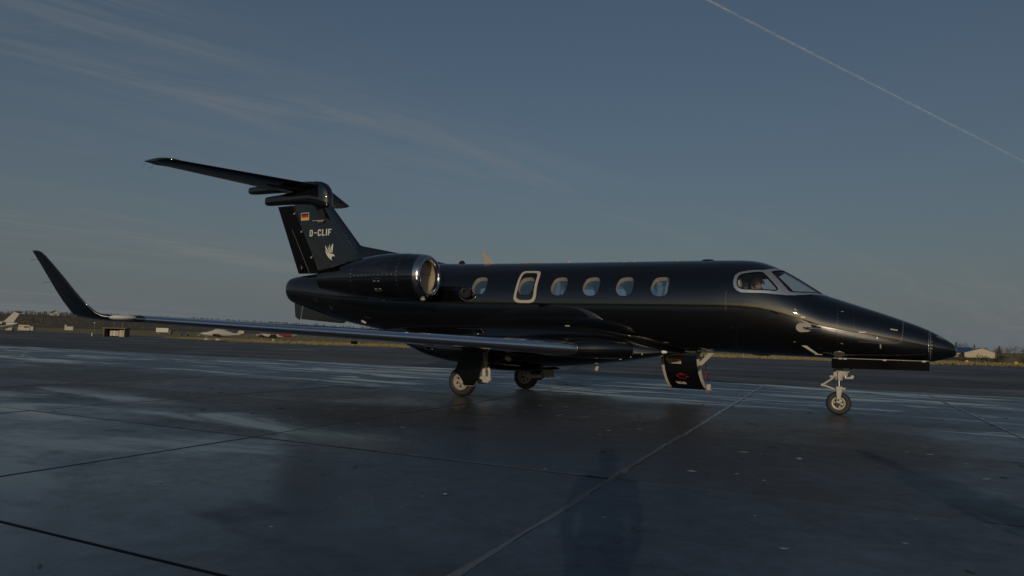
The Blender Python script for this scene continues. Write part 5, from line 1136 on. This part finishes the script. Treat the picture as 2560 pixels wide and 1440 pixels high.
# two light aircraft on the grass edge
def light_plane(name, loc, rz, label, covered):
    t = empty(name, loc, rz, label, 'aeroplane'); W_ = M['white_paint']
    def sec(x, w, z0, z1, n=20, e=2.3): return [(x, w*math.copysign(abs(math.cos(a))**(2/e), math.cos(a)), (z0+z1)/2+(z1-z0)/2*math.copysign(abs(math.sin(a))**(2/e), math.sin(a))) for a in np.linspace(0, 2*math.pi, n, endpoint=False)]
    MB().loft([sec(2.75, .12, 1.15, 1.35), sec(2.68, .42, .98, 1.48), sec(1.9, .52, .86, 1.58), sec(1.1, .58, .80, 1.62), sec(0, .60, .80, 1.62), sec(-1.2, .48, .86, 1.58), sec(-2.6, .25, 1.02, 1.48), sec(-4.1, .07, 1.2, 1.42)], cap0=True, cap1=True).build('fuselage', W_, t)
    if covered:
        MB().loft([sec(1.75, .50, .80, 1.66), sec(1.2, .61, .76, 1.80), sec(.6, .64, .76, 2.12), sec(-.1, .66, .76, 2.22), sec(-.9, .58, .80, 2.05), sec(-1.6, .46, .86, 1.75), sec(-2.1, .36, .92, 1.62)], cap0=True, cap1=True).build('canopy_cover', M['white_cover'], t)
    else:
        c_ = MB().loft([sec(1.25, .45, 1.3, 1.60), sec(.7, .52, 1.3, 1.98), sec(0, .54, 1.3, 2.12), sec(-.8, .45, 1.3, 1.98), sec(-1.5, .30, 1.3, 1.62)], cap0=True, cap1=True).build('canopy', M['plane_glass'], t)
        for x in (.75, .0, -.75): MB().tube([(x, .54*math.cos(a), 1.30+(.70 if x else .83)*math.sin(a)) for a in np.linspace(0, math.pi, 9)], .035, 5).build('canopy_frame', W_, c_)
        MB().loft([sec(-1.0, .505, .90, 1.62), sec(-2.0, .375, .96, 1.56), sec(-2.7, .25, 1.03, 1.49), sec(-3.4, .16, 1.10, 1.46)], cap0=True, cap1=True).build('red_band', M['plane_red'], t)
    for s_ in (-1, 1):
        secs = [airfoil((.95, s_*.4, .92), (-1, 0, 0), (0, 0, 1), 1.6, .14), airfoil((.85, s_*2.6, .98), (-1, 0, 0), (0, 0, 1), 1.5, .13), airfoil((.55, s_*(5.4 if covered else 4.3), 1.28 if covered else 1.42), (-1, 0, 0), (0, 0, 1), .9, .11)]
        MB().loft(secs, cap1=True).build('wing', W_ if covered else M['plane_red'], t)
        MB().loft([airfoil((-3.3, s_*.05, 1.38), (-1, 0, 0), (0, 0, 1), .85, .09, 0), airfoil((-3.55, s_*1.7, 1.38), (-1, 0, 0), (0, 0, 1), .55, .09, 0)], cap1=True).build('tailplane', W_, t)
        g = MB().tube([(.0, s_*.5, .85), (-.05, s_*1.25, .28)], .05, 8).build('main_leg', W_, t)
        if covered: MB().sphere((0.02, s_*1.27, .25), (.48, .13, .2)).build('wheel_spat', W_, g)
        else: MB().sphere((-.02, s_*1.3, .52), (.26, .12, .34)).build('leg_fairing', W_, g)
        MB().lathe([(-.07, .08), (-.07, .2), (.07, .2), (.07, .08)], (-.03, s_*1.27, .2), 'Y', 14).build('wheel', M['tyre_far'], g)
    MB().prism([(-2.9, 1.36), (-4.05, 1.36), (-4.35, 2.65), (-3.75, 2.65)] if covered else [(-2.9, 1.40), (-4.2, 1.40), (-4.25, 2.35), (-3.6, 2.35)], -.05, .05).build('fin', W_, t, True, bevel=.02)
    g = MB().tube([(1.95, 0, .9), (2.1, 0, .3)], .045, 8).build('nose_leg', W_, t); MB().lathe([(-.06, .06), (-.06, .18), (.06, .18), (.06, .06)], (2.1, 0, .18), 'Y', 14).build('wheel', M['tyre_far'], g)
    if covered: MB().sphere((2.05, 0, .24), (.42, .12, .18)).build('wheel_spat', W_, g)
    MB().lathe([(0, .17), (.2, .12), (.32, .01)], (2.75, 0, 1.25), 'X', 14).build('spinner', W_, t)
    for k in range(3 if covered else 2):
        a = math.pi*(.5 if covered else .12)+k*(2*math.pi/3 if covered else math.pi); d = Vector((0, math.cos(a), math.sin(a))); e_ = Vector((0, -d.z, d.y)); p0 = Vector((2.83, 0, 1.25)); MB().loft([[p0+d*r+e_*w+Vector((th, 0, 0)) for w, th in ((-w_, 0), (0, .02), (w_, 0), (0, -.02))] for r, w_ in ((.1, .05), (.5, .09), (.92, .05))], cap1=True).build('propeller_blade', W_ if covered else M['tyre_far'], t)
    if not covered: MB().sphere((2.2, 1.9, 1.1), (.5, 1.0, .32), 16, 8).build('red_wing_cover', M['plane_red'], t)
    else: MB().tube([(-.9, .3, 2.0), (-1.15, .3, 2.75)], .02, 5).build('aerial', W_, t)
light_plane('covered_light_aircraft', (-97.0, 78.0, gz(-97, 78)-.04), math.pi+HV+.30, 'white light aircraft under a pale canopy cover on the grass edge', True)
light_plane('red_light_aircraft', (-92.6, 86.5, gz(-92, 86)-.04), math.pi+HV+.34, 'red and white light aircraft with open canopy glass on the grass edge', False)

ORD = 'first second third fourth fifth sixth seventh eighth ninth tenth eleventh twelfth thirteenth'.split()
# wire fence with posts beyond the grass, under the wing
fe = empty('wire_fence', (0, 0, 0), 0, 'grey wire fence with thin posts beyond the light aircraft', 'fence')
F0, F1 = np.array([-215., 172.]), np.array([-20., 118.]); nF = 46
for k in range(nF):
    p = F0+(F1-F0)*k/(nF-1); z = gz(p[0], p[1])-.1; MB().tube([(p[0], p[1], z), (p[0], p[1], z+2.0)], .045, 5).build('post', M['fence_wire'], fe)
for h in (.3, .9, 1.5, 1.95):
    MB().tube([(F0[0]+(F1[0]-F0[0])*t, F0[1]+(F1[1]-F0[1])*t, gz(F0[0]+(F1[0]-F0[0])*t, F0[1]+(F1[1]-F0[1])*t)-.1+h) for t in np.linspace(0, 1, 30)], .014, 4).build('wire', M['fence_wire'], fe)
# bank of rough grass and shrubs
V = []; Fc = []; rs = np.random.default_rng(9)
def tuft(x, y, h):
    z = gz(x, y)-.08
    for _ in range(3):
        a = rs.uniform(0, 6.28); d = np.array([math.cos(a), math.sin(a)])*rs.uniform(.05, .14); l_ = rs.normal(size=2)*.12*h; k = len(V)
        V.extend([(x-d[0], y-d[1], z), (x+d[0], y+d[1], z), (x+l_[0], y+l_[1], z+h*rs.uniform(.6, 1.1))]); Fc.append((k, k+1, k+2))
fe_pts = np.array([(-194, 141), (-93, 76), (-60, 62), (-45, 64), (-13, 74), (10.7, 69), (21, 74), (60, 78)])
for k in range(26000):
    u = rs.uniform(0, len(fe_pts)-1.001); i = int(u); p = fe_pts[i]*(1-(u-i))+fe_pts[i+1]*(u-i); d = abs(rs.normal())*14+.6; q = p+np.array([-.2, 1.0])*d; tuft(q[0], q[1], rs.uniform(.12, .34)*(1+.02*d))
tag(mesh_obj('dry_grass', V, Fc, M['grass'], None, False), 'tufts of dry tan grass along the far apron edge', 'grass', kind='stuff')
for k in range(9):
    x = -88+9.5*k+rs.normal()*1.5; y = 118+rs.normal()*5-.10*k*6; shrub(at(x, y), rs.uniform(1.0, 1.9), rs.uniform(1.4, 2.6), 'leaf_brown', ORD[k]+' low brown shrub from the left in the grass under the black wing', 100+k, 'shrubs in the grass under the wing')
for k in range(13):
    x = 14.2+1.25*k+rs.normal()*.25; y = 124+rs.normal()*3; shrub(at(x, y), rs.uniform(.9, 1.7), rs.uniform(1.8, 2.8), 'leaf_brown' if k % 3 else 'leaf_green', ORD[k]+' bush from the left in the ragged hedge right of the nose', 200+k, 'bushes of the hedge right of the nose')
# right-hand hangar and trees
hg = empty('hangar', (50.5, 402, gz(50, 402)-.1), R(-3), 'beige hangar with a blue roof right of the nose', 'hangar')
MB().prism([(-6.2, 0), (6.2, 0), (6.2, 2.6), (1.0, 4.6), (-6.2, 2.3)], -.1, 30).build('wall', M['beige_metal'], hg, False)
MB().prism([(-6.6, 2.25), (1.0, 4.65), (1.0, 4.85), (-6.6, 2.5)], -.3, 30.2).prism([(6.5, 2.55), (1.0, 4.65), (1.0, 4.85), (6.5, 2.8)], -.3, 30.2).build('roof', M['blue_roof'], hg, False)
for k in range(9): MB().box((-5.6+1.4*k, -.14, 1.3), (.06, .06, 2.5)).build('wall_rib', M['beige_metal'], hg, False)
MB().box((1.2, -.16, 2.2), (.06, .05, 4.3)).build('door_gap', M['cream'], hg, False)
hg2 = empty('hangar', (36, 409, gz(36, 409)-.1), R(-3), 'long blue-roofed hangar wing half hidden behind the nose', 'hangar'); MB().box((0, 8, 1.2), (24, 16, 2.4)).build('wall', M['beige_metal'], hg2, False); MB().prism([(-1, 2.3), (8, 4.9), (17, 2.3)], -12.5, 12.5, axis='X').build('roof', M['blue_roof'], hg2, False)
for k in range(13):
    x = 40+4.2*k+rs.normal()*1.0; y = 470+rs.normal()*12
    if k % 3 == 1: conifer(at(x, y), rs.uniform(6, 8.5), rs.uniform(3, 4), ORD[k]+' tree from the left behind the blue-roofed hangar, a dark conifer', 300+k, 'conifers behind the hangar')
    else: tree(at(x, y), rs.uniform(5.5, 8), rs.uniform(5, 7.5), 'leaf_brown', ORD[k]+' tree from the left behind the blue-roofed hangar, bare and brown', 300+k, 'bare trees behind the hangar')
bb = empty('blue_skip', (58, 260, gz(58, 260)-.05), .1, 'light blue box container beyond the hedge at the right', 'container'); MB().prism([(-1.7, 0), (1.4, 0), (1.7, 1.9), (-1.3, 1.9)], -1, 1).build('body', M['blue_box'], bb, False); MB().box((0, -1.02, 1.0), (3.0, .06, .1)).build('rib', M['blue_box'], bb, False)
pf = empty('paddock_fence', (27.8, 118, gz(27, 118)-.05), -.1, 'pale timber fence with rails at the right edge', 'fence')
for k in range(5): MB().box((1.7*k, 0, .6), (.16, .16, 1.4)).build('post', M['house_white'], pf, False)
for k in range(4): MB().box((3.4, .1, .25+.28*k), (7.0, .05, .2)).build('rail', M['house_white'], pf, False)
for (x, y, lb) in ((16.87, 93.0, 'yellow pyramid marker on the grass just right of the nose'), (22.84, 99.4, 'yellow pyramid marker nearest the right edge of the picture'), (13.6, 91.5, 'yellow pyramid marker half hidden under the nose')):
    y_ = empty('taxiway_marker', (x, y, gz(x, y)-.06), .3, lb, 'marker', 'yellow apron edge markers'); MB().prism([(-.36, 0), (.36, 0), (.10, .46), (-.10, .46)], -.04, .04).prism([(-.36, 0), (.36, 0), (.10, .46), (-.10, .46)], -.035, .035, axis='X').build('board', M['yellow'], y_, True, bevel=.01); MB().box((0, 0, .02), (.8, .8, .05)).build('base', M['yellow'], y_, False)

# ------------------------------------------------------------------ contrail high above
mt, n, l, p = nodes_of('contrail'); n.remove(p); out = n['Material Output']
tcn = n.new('ShaderNodeTexCoord'); dfn = n.new('ShaderNodeBsdfDiffuse'); dfn.inputs[0].default_value = (.9, .92, .95, 1); trn = n.new('ShaderNodeBsdfTransparent'); tl = n.new('ShaderNodeBsdfTranslucent'); tl.inputs[0].default_value = (.9, .92, .95, 1)
lw = n.new('ShaderNodeLayerWeight'); lw.inputs[0].default_value = .35
nf = nz(n, l, tcn.outputs['Object'], .006, 6, .7, .6)
al = mth(n, l, 'MULTIPLY', ramp(n, l, nf, .30, .70, .16, .80), mth(n, l, 'SUBTRACT', 1.0, lw.outputs['Facing']))
ad_ = n.new('ShaderNodeMixShader'); ad_.inputs[0].default_value = .4; l.new(dfn.outputs[0], ad_.inputs[1]); l.new(tl.outputs[0], ad_.inputs[2])
mxs = n.new('ShaderNodeMixShader'); l.new(al, mxs.inputs[0]); l.new(trn.outputs[0], mxs.inputs[1]); l.new(ad_.outputs[0], mxs.inputs[2]); l.new(mxs.outputs[0], out.inputs[0])
P0, P1 = Vector((-1855, 5018, 3000)), Vector((5340, 20800, 3000)); pts = []; rad = []
for k in range(161):
    t = k/160; q = P0.lerp(P1, t**1.3); q += Vector((rng.normal()*1.2, 0, rng.normal()*1.6)); pts.append(q); rad.append((9+11*t)*(1+.07*math.sin(k*1.9)+.05*rng.normal()))
o = MB().tube(pts, rad, 12).build('contrail', M['contrail'], None, True, 180, fix=False); tag(o, 'thin white contrail crossing the upper right sky', 'contrail')
